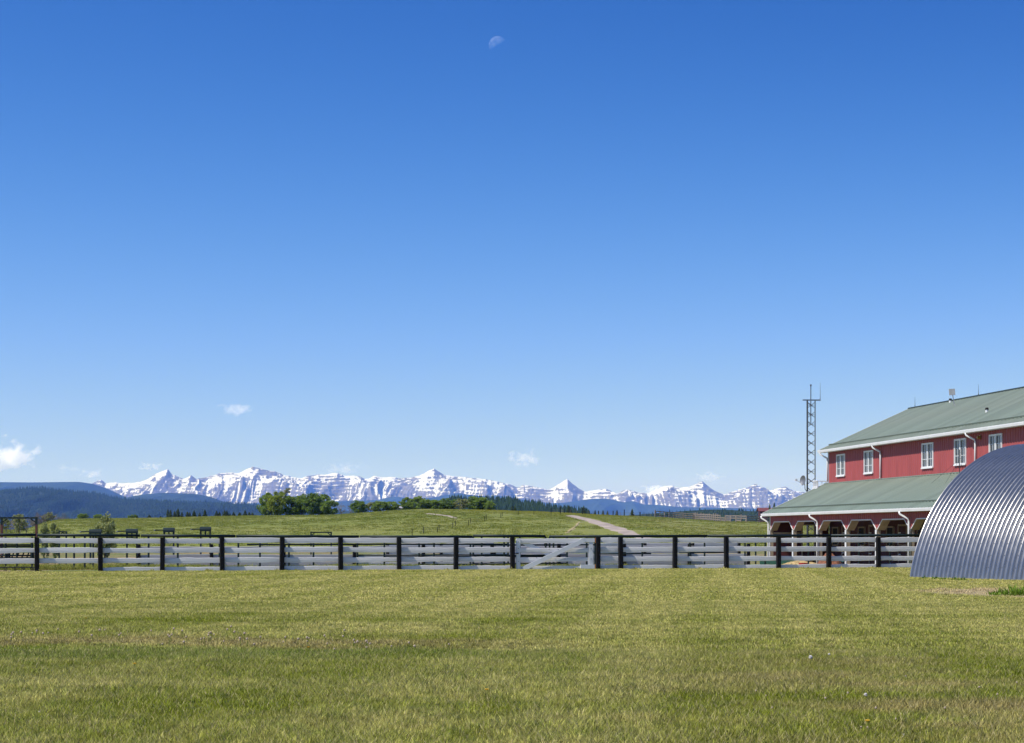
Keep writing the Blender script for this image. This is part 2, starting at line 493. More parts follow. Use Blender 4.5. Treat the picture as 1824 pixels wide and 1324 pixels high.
tag(ribbon('dirt_road', [(1003,918.5),(1012,920.8),(1041,928.8),(1072,940),(1092,947),(1116,955),(1150,966)], [(1028,918.5),(1038,920.8),(1073,928.8),(1108,939),(1128,946),(1150,955),(1190,966)], M['track']), kind='structure')
tag(ribbon('dirt_path', [(757,915.6),(775,917.6),(795,919.6),(812,924.0)], [(766,914.9),(783,916.6),(801,918.6),(816,923.4)], M['track']), kind='structure')
tag(ribbon('dirt_path', [(1031,930),(1025,936),(1014,944),(1008,950)], [(1034,930),(1029.5,936),(1021,944),(1013,950)], mat('sandy_earth', (.34,.27,.12), .95, var=.2, scale=.5)), kind='structure')

# ------------------------------------------------------------------ snow mountains
RIDGE = np.array([(60,866),(120,864),(150,866),(162.7,862),(176.5,855.7),(180.3,854.9),(189,861.2),(206.8,858.7),(211.9,861.2),(234.6,860.2),(249.7,858.2),(263.6,853.1),(277.4,844.3),
 (293.8,837.5),(298.9,836.2),(306.4,845),(327.9,853.1),(340.5,846.8),(350.6,853.1),(370.7,849.4),(389.7,843.6),(408.6,841.8),(426.2,842.5),(437.6,836.7),(450.2,831.7),
 (460,833.5),(470.3,836.7),(490.4,840),(505.6,846),(523.2,850.1),(538.4,851.9),(548.4,848.1),(566,845.6),(578.7,846),(591.3,843),(601.4,843),(614,847.6),(624,847.6),(639.2,847.6),
 (649.3,853.1),(659.4,851.9),(667,847.6),(682,850.6),(699.8,849.4),(712.4,852.6),(730,850.6),(747.7,847.6),(760.3,840.5),(773,834.2),(780.5,839.3),(790.6,846),(805.7,848.6),(818.3,849.4),
 (833.4,850.1),(843.5,851.9),(858.7,853.1),(873.8,855.2),(889,858.7),(895,860.2),(912.8,864.5),(920.4,868.3),(925,868),(933,863.7),(945.6,865.8),(958.2,868.3),(968.3,870.8),(978.4,872.8),(988.4,867),
 (1001,858.7),(1010.4,853.1),(1018.7,861.2),(1028.8,868.3),(1040,875.8),(1051.5,874.6),(1066.6,872),(1078,870.3),(1086.8,873.3),(1096.9,880.9),(1107,875.8),(1117,872),(1132.2,875.8),
 (1147.3,879.6),(1155,878.9),(1170,872),(1185.2,866.2),(1197.8,865.2),(1210.4,869.5),(1228,867),(1240.7,862),(1250.8,857),(1260.8,865.8),(1273.4,874.6),(1288.6,880.9),(1300,877.9),(1319,871.5),
 (1331.7,868.4),(1346,862),(1357,871.5),(1368.2,874.7),(1382.5,870.9),(1398.3,866.8),(1411,873.1),(1426.9,876.3),(1445,878),(1470,872),(1500,880),(1540,872),(1600,884)], float)
def mountains():
    Y0 = 30000.0; k = Y0 / F
    us = np.arange(60, 1600, .85)
    hr = (VH - np.interp(us, RIDGE[:,0], RIDGE[:,1])) * k
    hr = hr + (fbm(us / 5.0, us * 0, 21, 3) - .5) * 15
    def blur(a, s):
        kk = np.exp(-.5 * (np.arange(-int(3*s), int(3*s)+1) / s)**2); kk /= kk.sum()
        return np.convolve(np.pad(a, int(3*s), mode='edge'), kk, 'valid')
    hb1, hb2 = blur(hr, 9), blur(hr, 45)
    t = np.concatenate([[0], np.linspace(.006, 1, 150)])[:, None]
    D = 1900.0; d = t * D
    U = us[None, :] + 0 * t; T = t + 0 * us[None, :]
    h1 = hr * (1 - sstep(0, .25, T)) + hb1 * sstep(0, .25, T)
    h2 = h1 * (1 - sstep(.1, .8, T)) + hb2 * sstep(.1, .8, T)
    hb = 20 * k
    Z = hb + (h2 - hb) * (1 - T)**1.12
    # spurs and gullies down the fall line
    wrp = (fbm(U / 70, T * 2.5, 31, 3) - .5) * 60
    lean = (vn(us / 130, us * 0, 33) - .5)[None, :] * 60 * T            # whole faces lean one way or the other
    def rid(sc_, ty, sd, wk): return 1 - np.abs(2 * vn((U + wrp * wk + lean) / sc_, T * ty + sd, sd) - 1)
    r0, r1, r2, r3 = rid(75, .8, 40, .9), rid(34, 1.0, 41, .9), rid(13, 1.6, 42, .6), rid(5.0, 2.6, 43, .4)
    amp = sstep(.01, .35, T) * (1 - .5 * sstep(.75, 1, T))
    Z = Z + amp * (r0 * 280 + r1 * 190 + r2 * 75 + r3 * 24 - 330)
    Z = Z + (fbm(U / 7, T * 22, 47, 4) - .5) * 46 * sstep(0, .1, T)
    # cliff bands, only on some faces
    band = sstep(.40, .62, fbm(U / 60 + 7, T * 2.2, 55, 3))
    for lam, sd, kk in ((58., 51, .6), (22., 52, .55)):
        q = (Z + (fbm(U / 80, T * 2, sd, 4) - .5) * 130 + U * .25) / lam
        fr = q - np.floor(q)
        Z = Z + lam * kk * (sstep(.3, .75, fr) - fr) * sstep(0.0, .05, T) * (1 - .7 * sstep(.45, .8, T)) * (.25 + .75 * band)
    Z = np.minimum(Z, hr[None, :] - T * 40)
    Z[0] = hr
    X = (U - UC) / F * Y0
    Y = Y0 - d + 0 * Z
    dzy = np.gradient(Z, axis=0) / np.maximum(np.gradient(d + 0 * Z, axis=0), 1)
    dzx = np.gradient(Z, axis=1) / np.gradient(X, axis=1)
    slope = np.sqrt(dzx**2 + dzy**2)
    nz = 1 / np.sqrt(1 + slope**2)
    gul, gul3 = 1 - r2, 1 - r3
    n1 = fbm(U / 40, T * 4, 61, 4) - .5
    n2 = fbm((U + lean) / 3.2, T * 5.5, 62, 3) - .5          # streaks down the slope
    n3 = fbm(U / 9, Z / 16, 63, 3) - .5                      # ledges across it
    elev = Z / k                                             # px above horizon
    lowline = 58 + 12 * (fbm(us / 50, us * 0, 71, 3) - .5)[None, :] - 12 * sstep(900, 1250, U)
    up = sstep(0, .45, T)
    sc_ = .9 * (nz - .66) + .55 * (gul - .45) * up + .35 * (gul3 - .5) * up + .95 * n1 + 1.05 * n2 * up + 1.0 * n3 * (1 - .6 * up) + .003 * (elev - 76)
    sc_ = sc_ + -.12 * sstep(.25, .0, T) - .55 * sstep(.1, .7, -dzx) + .10 * sstep(.0, .5, dzx)
    snow = sstep(-.05, .08, sc_ - .055)
    snow = snow * sstep(-5, 5, elev - lowline + 16 * (gul - .5))
    forest = sstep(4, -6, elev - lowline + 14 * n1 + 24 * n2 + 9)
    # back slope
    Xb = np.stack([X[0]] * 4); Yb = np.stack([np.full_like(us, Y0 + q) for q in (2600, 1300, 500, 140)]); 
    Zb = np.stack([hr * q for q in (.1, .5, .8, .93)])
    z0 = np.zeros_like(Zb)
    me = grid_mesh('snow_mountains', np.vstack([Xb, X]), np.vstack([Yb, Y]), np.vstack([Zb, Z]) , M['mountain'],
                   attrs={'snow': np.vstack([z0 + .8, snow]), 'forest': np.vstack([z0, forest])})
    return link('snow_mountains', me)
def mountain_mat():
    m, n, l = nmat('rock_and_snow'); p = pr(n)
    g = n.new('ShaderNodeNewGeometry'); pos = g.outputs['Position']
    a = n.new('ShaderNodeAttribute'); a.attribute_name = 'snow'
    b = n.new('ShaderNodeAttribute'); b.attribute_name = 'forest'
    f = noise(n, l, .012, 5, .65, vec=pos, stretch=(.4, .4, 2.2)); f2 = noise(n, l, .05, 4, .7, vec=pos)
    rock = mix_rgb(n, l, ramp(n, l, f, .3, .7), (.085, .078, .080), (.21, .195, .19))
    s = mth(n, l, 'ADD', a.outputs['Fac'], ramp(n, l, f2, .3, .7, -.25, .25))
    c = mix_rgb(n, l, ramp(n, l, s, .35, .65), rock, (.62, .63, .65))
    c = mix_rgb(n, l, b.outputs['Fac'], c, (.022, .035, .03))
    l.new(c, p.inputs['Base Color']); p.inputs['Roughness'].default_value = .85; p.inputs['Specular IOR Level'].default_value = .1
    l.new(bump(n, l, f2, .5, 14), p.inputs['Normal'])
    return m
M['mountain'] = mountain_mat()
tag(mountains(), kind='structure')

# ------------------------------------------------------------------ forested foothills
def forest_mat(name, c1, c2, sc_):
    m, n, l = nmat(name); p = pr(n)
    g = n.new('ShaderNodeNewGeometry'); pos = g.outputs['Position']
    f = noise(n, l, sc_, 6, .7, vec=pos); f2 = noise(n, l, sc_ * .12, 4, .6, vec=pos)
    c = mix_rgb(n, l, ramp(n, l, mth(n, l, 'ADD', mth(n, l, 'MULTIPLY', f, .55), mth(n, l, 'MULTIPLY', f2, .45)), .38, .62), c1, c2)
    l.new(c, p.inputs['Base Color']); p.inputs['Roughness'].default_value = .95; p.inputs['Specular IOR Level'].default_value = .05
    l.new(bump(n, l, f, 1.0, 12), p.inputs['Normal'])
    return m
M['forest_floor'] = forest_mat('forest_floor', (.014, .026, .016), (.038, .058, .026), .02)
def hillside(name, pts, Y0, depth, low, step, m, rough=1.0, seed=3):
    pts = np.array(pts, float); k = Y0 / F
    us = np.arange(pts[0,0], pts[-1,0] + step, step)
    h = (VH - np.interp(us, pts[:,0], pts[:,1])) * k + CH
    kk = np.hanning(7); kk /= kk.sum(); h = np.convolve(np.pad(h, 3, mode='edge'), kk, 'valid')
    t = np.linspace(0, 1, 40)[:, None]
    U = us[None, :] + 0*t; T = t + 0*us[None, :]
    zl = low * k
    Z = zl + (h[None, :] - zl) * (1 - T)**1.0
    rg = 1 - np.abs(2 * fbm(U / 55 + T, T * 1.5, seed, 3) - 1)
    Z = Z + sstep(.02, .35, T) * (rg - .8) * (h.max() - zl) * .55 * rough
    Z = np.minimum(Z, h[None, :] - T * 2)
    X = (U - UC) / F * Y0; Y = Y0 - T * depth
    Xb = np.stack([X[0]] * 2); Yb = np.stack([np.full_like(us, Y0 + depth), np.full_like(us, Y0 + depth * .3)]); Zb = np.stack([np.full_like(us, zl), h * .8])
    o = link(name, grid_mesh(name, np.vstack([Xb, X]), np.vstack([Yb, Y]), np.vstack([Zb, Z]), m))
    tag(o, kind='structure')
    return X, Y, Z
hA = [(-700,870),(-300,862),(-100,858),(0,859),(60,859.5),(140,858.5),(165,862),(190,870),(220,884),(240,893),(262,902),(330,915)]
hB = [(150,905),(200,893),(235,884),(262,880),(290,878),(345,879.5),(375,885),(395,893),(420,898),(520,908)]
hC = [(-500,884),(-200,876),(0,878),(30,872),(65,869),(90,871),(110,874),(150,878),(175,879),(205,887),(230,890),(300,894),(395,897),(460,899),(560,906),(700,915)]
hD = [(380,902),(440,897),(520,895),(600,893),(640,892),(672,891),(692,886),(707,884.7),(725,888),(750,888),(775,886),(793,882),(818,878),(833,881),(869,884.7),(880,882),(905,885),(930,890),
      (981,896.5),(1006,895.5),(1030,892),(1056,888.4),(1082,888.4),(1098,892),(1112,895),(1127,892.5),(1145,898.5),(1180,900),(1208,903.6),(1258,904),(1340,906),(1440,906),(2600,906)]
hE = [(700,900),(790,897),(826,896),(880,897),(905,898),(930,902),(955,905),(981,909),(1001,914),(1060,922),(1100,926)]
hF = [(1090,920),(1150,916),(1190,913),(1225,910),(1258,908),(1290,908),(1340,911),(1400,912),(1480,910),(2600,912)]
hillside('foothill', hA, 20500, 3000, 2, 2.5, M['forest_floor'], seed=4)
hillside('foothill', hB, 17500, 2500, 2, 2.5, M['forest_floor'], seed=9)
gC = hillside('foothill', hC, 9500, 2200, -2, 2.5, M['forest_floor'], seed=14)
hillside('foothill', hD, 25000, 2400, 2, 2.0, M['forest_floor'], seed=19)
gE = hillside('foothill', hE, 2600, 500, 6, 2.5, M['forest_floor'], .3, seed=24)
gF = hillside('foothill', hF, 3000, 400, 6, 2.5, M['forest_floor'], .3, seed=29)

def cone_wood(name, label, spots, hts, m, parent_kind='stuff', sides=5):
    """many small two-tier conifers in one mesh (a far wood)"""
    n = len(spots); P = np.array(spots); H = np.array(hts)
    V, T = [], []
    a = np.linspace(0, 2*np.pi, sides, endpoint=False)
    tmpl, tf, b = [], [], 0
    for (z0, z1, r) in ((.08, .62, .17), (.38, 1.0, .115)):
        for q in a: tmpl.append((r * math.cos(q), r * math.sin(q), z0))
        tmpl.append((0, 0, z1))
        for i in range(sides): tf.append((b + i, b + (i+1) % sides, b + sides))
        b += sides + 1
    tmpl, tf = np.array(tmpl), np.array(tf)
    rot = rng.random(n) * 6.28; wd = .8 + .6 * rng.random(n)
    c, s_ = np.cos(rot), np.sin(rot)
    X = (tmpl[None,:,0] * c[:,None] - tmpl[None,:,1] * s_[:,None]) * (H * wd)[:,None] + P[:,None,0]
    Yv = (tmpl[None,:,0] * s_[:,None] + tmpl[None,:,1] * c[:,None]) * (H * wd)[:,None] + P[:,None,1]
    Zv = tmpl[None,:,2] * H[:,None] + P[:,None,2]
    Vv = np.stack([X, Yv, Zv], -1).reshape(-1, 3)
    Tt = (tf[None] + (np.arange(n) * len(tmpl))[:,None,None]).reshape(-1, 3)
    o = link(name, tri_mesh(name, Vv, Tt, m))
    return tag(o, label, 'wood', kind='stuff')
def scatter_on(g, n, u0, u1, t0=0.0, t1=1.0, bias=1.0):
    X, Y, Z = g
    r, c = X.shape
    out = []
    fu = rng.random(n); ft = t0 + (t1 - t0) * rng.random(n)**bias
    Y0 = Y[0, 0]
    ua = X[0] / Y0 * F + UC
    ci = np.interp(u0 + (u1 - u0) * fu, ua, np.arange(c))
    ri = ft * (r - 1)
    c0 = np.clip(ci.astype(int), 0, c - 2); r0 = np.clip(ri.astype(int), 0, r - 2); fc = ci - c0; fr = ri - r0
    def bl(A): return (A[r0,c0]*(1-fc)+A[r0,c0+1]*fc)*(1-fr) + (A[r0+1,c0]*(1-fc)+A[r0+1,c0+1]*fc)*fr
    return np.stack([bl(X), bl(Y), bl(Z) - .5], -1)
pC = scatter_on(gC, 16000, -60, 600, 0, .8)
dens = fbm(pC[:,0] / 400, pC[:,2] / 90, 77, 3)
pC = pC[dens + .12 * rng.random(len(dens)) > .44]
cone_wood('distant_wood', 'blue-green conifer wood covering the low foothill at the left', pC, 11 + 8 * rng.random(len(pC)), M['needle_far'])
pE = scatter_on(gE, 2600, 800, 1040, 0, 1)
cone_wood('distant_wood', 'dark conifer wood sloping down behind the crest right of the aspens', pE, 9 + 6 * rng.random(len(pE)), M['needle_far'])
pF = scatter_on(gF, 900, 1140, 1500, 0, 1)
cone_wood('distant_wood', 'low dark conifer wood beyond the timber corral', pF, 3 + 3.5 * rng.random(len(pF)), M['needle_far'])

# ------------------------------------------------------------------ haze
def haze():
    b = MB(); b.box(-15600, 15600, -300, 33400, -60, 1130)
    m, n, l = nmat('air'); n.remove(pr(n)); out = n['Material Output']
    v = n.new('ShaderNodeVolumePrincipled')
    v.inputs['Color'].default_value = (.14, .31, 1.0, 1)
    v.inputs['Absorption Color'].default_value = (1, 1, 1, 1)
    v.inputs['Density'].default_value = 3.1e-5
    v.inputs['Anisotropy'].default_value = 0.0
    l.new(v.outputs[0], out.inputs['Volume'])
    try: m.cycles.homogeneous_volume = True
    except Exception: pass
    o = b.build('haze', m); tag(o, 'thin blue air over the plain', 'haze', kind='stuff')
    return o
haze()

# ------------------------------------------------------------------ moon and clouds
def moon():
    Y0 = 120000.0; c = Vector((px(886.3, Y0), Y0, pz(80.5, Y0))); r = 15.6 / F * Y0
    ax = SUN; e1 = ax.cross(Vector((0, 1, 0))).normalized(); e2 = ax.cross(e1)
    V, nr, ns = [], 24, 64
    for i in range(nr + 1):
        th = i / nr * math.pi / 2 * .985
        for k in range(ns):
            ph = 2 * math.pi * k / ns
            V.append(tuple((ax * math.cos(th) + (e1 * math.cos(ph) + e2 * math.sin(ph)) * math.sin(th)) * r))
    fs = [(i*ns+k, i*ns+(k+1)%ns, (i+1)*ns+(k+1)%ns, (i+1)*ns+k) for i in range(nr) for k in range(ns)]
    me = bpy.data.meshes.new('moon'); me.from_pydata(V, [], fs); me.polygons.foreach_set('use_smooth', [True] * len(fs))
    m, n, l = nmat('moon_dust'); n.remove(pr(n)); out = n['Material Output']
    f = noise(n, l, .0045, 3, .6)
    cc = mix_rgb(n, l, ramp(n, l, f, .42, .58), (.018, .018, .017), (.052, .052, .050))
    d = n.new('ShaderNodeBsdfDiffuse'); l.new(cc, d.inputs['Color'])
    t = n.new('ShaderNodeBsdfTransparent'); a = n.new('ShaderNodeAddShader')
    l.new(d.outputs[0], a.inputs[0]); l.new(t.outputs[0], a.inputs[1]); l.new(a.outputs[0], out.inputs['Surface'])
    me.materials.append(m)
    tag(link('moon', me, loc=c), 'pale half moon high in the blue sky', 'moon')
moon()

def cloud(label, u0, u1, v0, v1, dens, seed, lumps=9, flat=.25, thr=.42, Y0=62000.0):
    """a puff of vapour: a closed lumpy hull filled with uneven density"""
    k = Y0 / F; W, H = (u1 - u0) * k, (v1 - v0) * k
    c = Vector((px((u0 + u1) / 2, Y0), Y0, pz((v0 + v1) / 2, Y0)))
    b = MB(); n1, n2 = 24, 14
    r = random.Random(seed)
    V = []
    for i in range(n2 + 1):
        th = math.pi * i / n2
        for kx in range(n1):
            ph = 2 * math.pi * kx / n1
            V.append((W * .60 * math.sin(th) * math.cos(ph), W * .38 * math.sin(th) * math.sin(ph), H * .66 * math.cos(th)))
    fs = [(i*n1+q, (i+1)*n1+q, (i+1)*n1+(q+1)%n1, i*n1+(q+1)%n1) for i in range(n2) for q in range(n1)]
    me = bpy.data.meshes.new('cloud'); me.from_pydata(V, [], fs)
    m, n, l = nmat('vapour'); n.remove(pr(n)); out = n['Material Output']
    tc_ = n.new('ShaderNodeTexCoord'); vec = tc_.outputs['Object']
    mp_ = n.new('ShaderNodeMapping'); mp_.inputs['Scale'].default_value = (2 / W, 2 / (W * .62), 2 / H); l.new(vec, mp_.inputs['Vector'])
    ln = n.new('ShaderNodeVectorMath'); ln.operation = 'LENGTH'; l.new(mp_.outputs[0], ln.inputs[0])
    mp2 = n.new('ShaderNodeMapping'); s = 1.0 / (H * .36); mp2.inputs['Scale'].default_value = (s * .8, s * .8, s * 1.15)
    mp2.inputs['Location'].default_value = (seed * 3.7, seed * 1.3, seed * .7); l.new(vec, mp2.inputs['Vector'])
    nz = n.new('ShaderNodeTexNoise'); nz.inputs['Scale'].default_value = 1.0; nz.inputs['Detail'].default_value = 5; nz.inputs['Roughness'].default_value = .58
    l.new(mp2.outputs[0], nz.inputs['Vector'])
    fall = ramp(n, l, ln.outputs['Value'], .15, 1.0, .55, -.85)
    sz = n.new('ShaderNodeSeparateXYZ'); l.new(mp_.outputs[0], sz.inputs[0])
    flatb = ramp(n, l, sz.outputs['Z'], -.45, -.75, 0, -.6)              # level underside
    sum_ = mth(n, l, 'ADD', ramp(n, l, nz.outputs['Fac'], .25, .75, -1.3, 1.3), mth(n, l, 'ADD', fall, flatb))
    den = ramp(n, l, sum_, thr - .45, thr + .15, 0, dens / H)
    v = n.new('ShaderNodeVolumePrincipled'); v.inputs['Color'].default_value = (1, 1, 1, 1); v.inputs['Anisotropy'].default_value = .25
    l.new(den, v.inputs['Density']); l.new(v.outputs[0], out.inputs['Volume'])
    me.materials.append(m)
    m.cycles.volume_step_rate = .6
    return tag(link('cloud', me, loc=c), label, 'cloud', 'small clouds low over the mountains')
cloud('largest white cumulus cloud, cut by the left edge above the dark ridge', -84, 100, 776, 856, 10, 12)
cloud('small broken cloud highest above the left peaks', 376, 464, 710, 752, 1.3, 13)
cloud('soft pale cloud above the right half of the range', 882, 978, 796, 840, 2.4, 14)
cloud('thin cloud just over the sharp right-hand peak', 1222, 1302, 836, 864, 1.6, 11)
cloud('white cloud peeping from behind the saddle left of the sharp peak', 1136, 1202, 856, 892, 7, 13)
cloud('tiny faint cloud above the dark ridge, nearest the big cumulus', 134, 192, 830, 858, 1.5, 17)
cloud('tiny cloud just above the first pyramid peak', 240, 296, 819, 843, 2.0, 19)
cloud('faint streak of cloud above the middle of the range', 560, 664, 820, 850, .8, 23)
cloud('faint wisp between the big cumulus and the first peaks', 86, 148, 820, 852, .5, 29)
# ------------------------------------------------------------------ white board fence with black posts
FA = math.atan2(.2419, .9703)
FD = Vector((math.cos(FA), math.sin(FA), 0)); FN = Vector((math.sin(FA), -math.cos(FA), 0))   # along, towards the camera
FP0 = Vector((px(66, 76.0), 76.0, 0)); SP = 2.44
def fpos(i, off=0.0): return FP0 + FD * (SP * i) - FN * off
def u_to_i(u):
    a = (u - UC) / F
    return (FP0.x - a * FP0.y) / (a * FD.y - FD.x) / SP

def board_mesh(seed, h=.21, th=.045, n=22, rough=.016):
    """a rough sawn board one metre long along x, uneven along its edges, centred on z"""
    r = np.random.default_rng(seed); xs = np.linspace(0, 1, n + 1)
    top = h/2 + (fbm(xs * 5 + seed, xs * 0, seed, 3) - .5) * rough * 2.6
    bot = -h/2 + (fbm(xs * 4 + seed * 3, xs * 0, seed + 4, 3) - .5) * rough * 3.4
    if seed % 4 == 1: bot = bot + np.where(xs > .62, (xs - .62) * .11, 0)
    if seed % 5 == 2: top = top - np.where(xs < .3, (.3 - xs) * .09, 0)
    b = MB(); ring = []
    for i, x in enumerate(xs):
        yb = (fbm(np.array([x * 3.0]), np.array([seed * 1.0]), seed + 9, 2)[0] - .5) * .016
        ring.append([(x, -th/2 + yb, bot[i] + .008), (x, -th/2 + yb - .004, 0 + (top[i]+bot[i])/2), (x, -th/2 + yb, top[i] - .008), (x, -th/4 + yb, top[i]), (x, th/2 + yb, top[i]), (x, th/2 + yb, bot[i]), (x, -th/4 + yb, bot[i])])
    k = len(ring[0])
    for g in ring: b.v += g
    for i in range(n):
        for j in range(k):
            a0, a1 = i*k + j, i*k + (j+1) % k
            b.f.append((a0, a1, a1 + k, a0 + k)); b.mi.append(0)
    b.f.append(tuple(reversed(range(k)))); b.mi.append(0)
    b.f.append(tuple(n*k + j for j in range(k))); b.mi.append(0)
    return b.mesh('board', M['white_board'])
BOARDS = [board_mesh(s) for s in range(1, 9)]
SHADEB = []
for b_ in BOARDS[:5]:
    g_ = b_.copy(); g_.materials[0] = M['shade_board']; SHADEB.append(g_)
def post_mesh(h, wd, seed):
    b = MB(); n = 7; r = random.Random(seed); c = wd * .14
    prof = [(-wd/2 + c, -wd/2), (wd/2 - c, -wd/2), (wd/2, -wd/2 + c), (wd/2, wd/2 - c), (wd/2 - c, wd/2), (-wd/2 + c, wd/2), (-wd/2, wd/2 - c), (-wd/2, -wd/2 + c)]
    lx, ly = r.uniform(-.02, .02), r.uniform(-.012, .012)
    for i in range(n + 1):
        t = i / n; s = 1 + r.uniform(-.025, .025)
        for (x, y) in prof: b.v.append((x * s + lx * t, y * s + ly * t, -.25 + (h + .25) * t))
    for i in range(n):
        for j in range(8):
            a, a1 = i*8 + j, i*8 + (j+1) % 8; b.f.append((a, a1, a1 + 8, a + 8)); b.mi.append(0)
    b.f.append(tuple(n*8 + j for j in range(8))); b.mi.append(0)
    return b.mesh('post', M['black_post'])
POSTS = [post_mesh(1.38, .185, s) for s in range(5)]
ZB = (1.235, .845, .44, .075)
def board_fence(label, stations, zs, wd=.2, lack=(), group=None, origin=fpos, ang=FA, posts=POSTS, zoff=0.0, hb=1.0, boards=None):
    boards = boards or BOARDS
    root = empty('board_fence', tuple(origin(stations[0])), ang); root.location.z += zoff
    tag(root, label, 'fence', group)
    P0 = origin(stations[0]); r = random.Random(len(label))
    for k, i in enumerate(stations):
        d = (origin(i) - P0).length
        link('post', posts[k % len(posts)], root, loc=(d, 0, 0), rz=r.uniform(-.05, .05))
    for k in range(len(stations) - 1):
        d0 = (origin(stations[k]) - P0).length; d1 = (origin(stations[k+1]) - P0).length
        for j, z in enumerate(zs):
            if (k, j) in lack: continue
            o = link('board', boards[r.randrange(len(boards))], root, loc=(d0 - .03, .118 + r.uniform(-.004, .004), z + r.uniform(-.012, .012)), scale=(d1 - d0 + .06, 1, hb))
            o.rotation_euler = (r.uniform(-.03, .03), r.uniform(-.004, .004), 0)
            # butt neighbouring boards end to end
            o.location.x += .032; o.scale.x -= .064
    return root
iG = u_to_i(1065)
board_fence('white board fence with black posts left of the white gate', [-3, -2, -1] + [u_to_i(u) for u in (66, 179, 289, 396, 502, 607, 711, 812)] + [8], ZB, lack=((3, 3), (2, 3), (1, 3), (0, 3)))
board_fence('white board fence with black posts between the white gate and corrugated shelter', [iG] + [u_to_i(u) for u in (1106, 1202, 1294, 1387, 1476, 1565)] + [15.8], ZB)

# gate
def gate():
    a, b = fpos(8), fpos(iG); Wd = (b - a).length
    root = empty('gate', tuple(a), FA); tag(root, 'white wooden field gate with diagonal braces in the board fence', 'gate')
    x0, x1 = .17, Wd - .14
    r = random.Random(4)
    for j, z in enumerate(ZB):
        o = link('board', BOARDS[j * 2], root, loc=(x0, .10, z - .02), scale=(x1 - x0 - .02, 1, .92))
    g = MB(); g.box(x0, x0 + .17, .020, .068, .03, 1.33); g.build('stile', M['white_paint'], root)
    g = MB(); g.box(x1 - .25, x1 - .07, .020, .068, .20, 1.17); g.build('stile', M['white_paint'], root)
    g = MB(); g.bar((x0 + .28, .008, .03), (x1 - .46, .008, 1.26), .045, .19); g.build('brace', M['white_paint'], root)
    g = MB(); g.bar((x0 + .15, .150, 1.24), (x0 + 1.75, .150, .52), .045, .17); g.build('brace', M['white_paint'], root)
    for z in (1.25, .12):
        g = MB(); g.box(x1 - .62, x1, .008, .066, z - .085, z + .085); g.build('corner_block', M['white_paint'], root)
        h = MB(); h.box(x1 + .005, x1 + .055, .02, .06, z - .10, z + .08); h.tube([(x1 + .03, .0, z - .12), (x1 + .03, .0, z + .10)], .018); h.build('hinge', M['orange_rust'], root)
    h = MB(); h.bar((-.02, .0, .70), (.26, .0, .695), .03, .05); h.tube([(.06, -.02, .62), (.06, -.02, .74)], .02); h.build('latch', M['dark_metal'], root)
    h = MB()
    for (x, z) in ((x0+.08, 1.18), (x0+.08, .9), (x0+.08, .35), (x1-.16, .9), (x1-.16, .45), (1.05, .50), (2.0, .86), (2.05, .78), (2.3, .45), (1.6, .87)):
        h.box(x - .012, x + .012, .0, .024, z - .012, z + .012)
    o = h.build('bolt_heads', M['dark_metal'], root); o['kind'] = 'stuff'
gate()

# second and third board fences in the yard
F2 = lambda i: FP0 + FD * (SP * i) - FN * (13.0 + .03 * i) + Vector((0, 0, -.22))
POSTS2 = [post_mesh(1.25, .16, s + 20) for s in range(3)]
board_fence('duller white board fence in the yard, seen through the front fence boards', [1.9, 3.3, 4.7, 6.1, 7.5, 8.9, 10.3, 11.7, 13.1, 14.4], (1.02, .62, .27), origin=F2, posts=POSTS2, hb=1.15, boards=SHADEB)
F3a = Vector((px(690, 112), 112, -.3)); F3d = (Vector((px(1330, 122), 122, -.3)) - F3a).normalized()
board_fence('farther white board fence, sunlit, between the yard fence and the hill', [0, 1.4, 2.8, 4.2, 5.6, 7.0, 8.4, 9.8], (1.15, .72, .30), origin=lambda i: F3a + F3d * (SP * i), ang=math.atan2(F3d.y, F3d.x), posts=POSTS2, hb=1.1)

# ------------------------------------------------------------------ dark green pipe fence just behind
def pipe_fence():
    OFF = 5.0
    pos = lambda u: fpos(u_to_i_off(u, OFF), OFF)
    P0 = pos(-40); root = empty('pipe_fence', tuple(P0), FA); tag(root, 'dark green pipe rail fence running behind the white fence', 'fence')
    def lx(u): return (pos(u) - P0).dot(FD)
    zt = 1.50
    for (u0, u1, d0, d1) in ((-40, 65, .03, .03), (66, 250, .02, .0), (251, 420, .0, -.02), (421, 640, -.02, -.05), (641, 842, -.05, -.055), (843, 972, -.01, -.03), (979, 1260, -.045, -.02), (1261, 1480, -.02, .0), (1481, 1700, .0, .02)):
        t = MB(); t.tube([(lx(u0), 0, zt + d0 - .055), (lx(u1) - .02, 0, zt + d1 - .055)], .062, 10); t.build('top_rail', M['green_pipe'], root, smooth=True)
    us = [-10, 10, 30, 57, 63, 132, 151, 166, 264.7, 316.7, 391, 424.6, 463, 514.6, 558.4, 636.7, 684.6, 746.5, 773, 811, 838, 843, 858, 898, 905, 926, 972, 979, 986, 1010, 1045, 1060, 1144, 1229, 1255, 1327, 1346, 1363, 1440, 1480, 1530, 1585, 1640]
    pm = MB(); pm.tube([(0, 0, -.3), (0, 0, 1.40)], .042, 8); pm = pm.mesh('post', M['green_pipe'])
    for u in us: link('post', pm, root, loc=(lx(u), 0, 0))
    for (u0, u1, z) in ((636.7, 905, 1.06), (636.7, 905, .58), (684.6, 972, .50), (843, 1060, 1.02), (843, 1010, .56), (843, 1010, .18), (745, 905, .16), (440, 640, 1.05), (-40, 60, 1.05), (-40, 60, .98), (-40, 60, .60), (-40, 60, .50), (1060, 1160, .62), (1210, 1290, .66)):
        t = MB(); t.tube([(lx(u0), .03, z), (lx(u1), .03, z)], .032, 8); t.build('rail', M['green_pipe'], root, smooth=True)
    return root
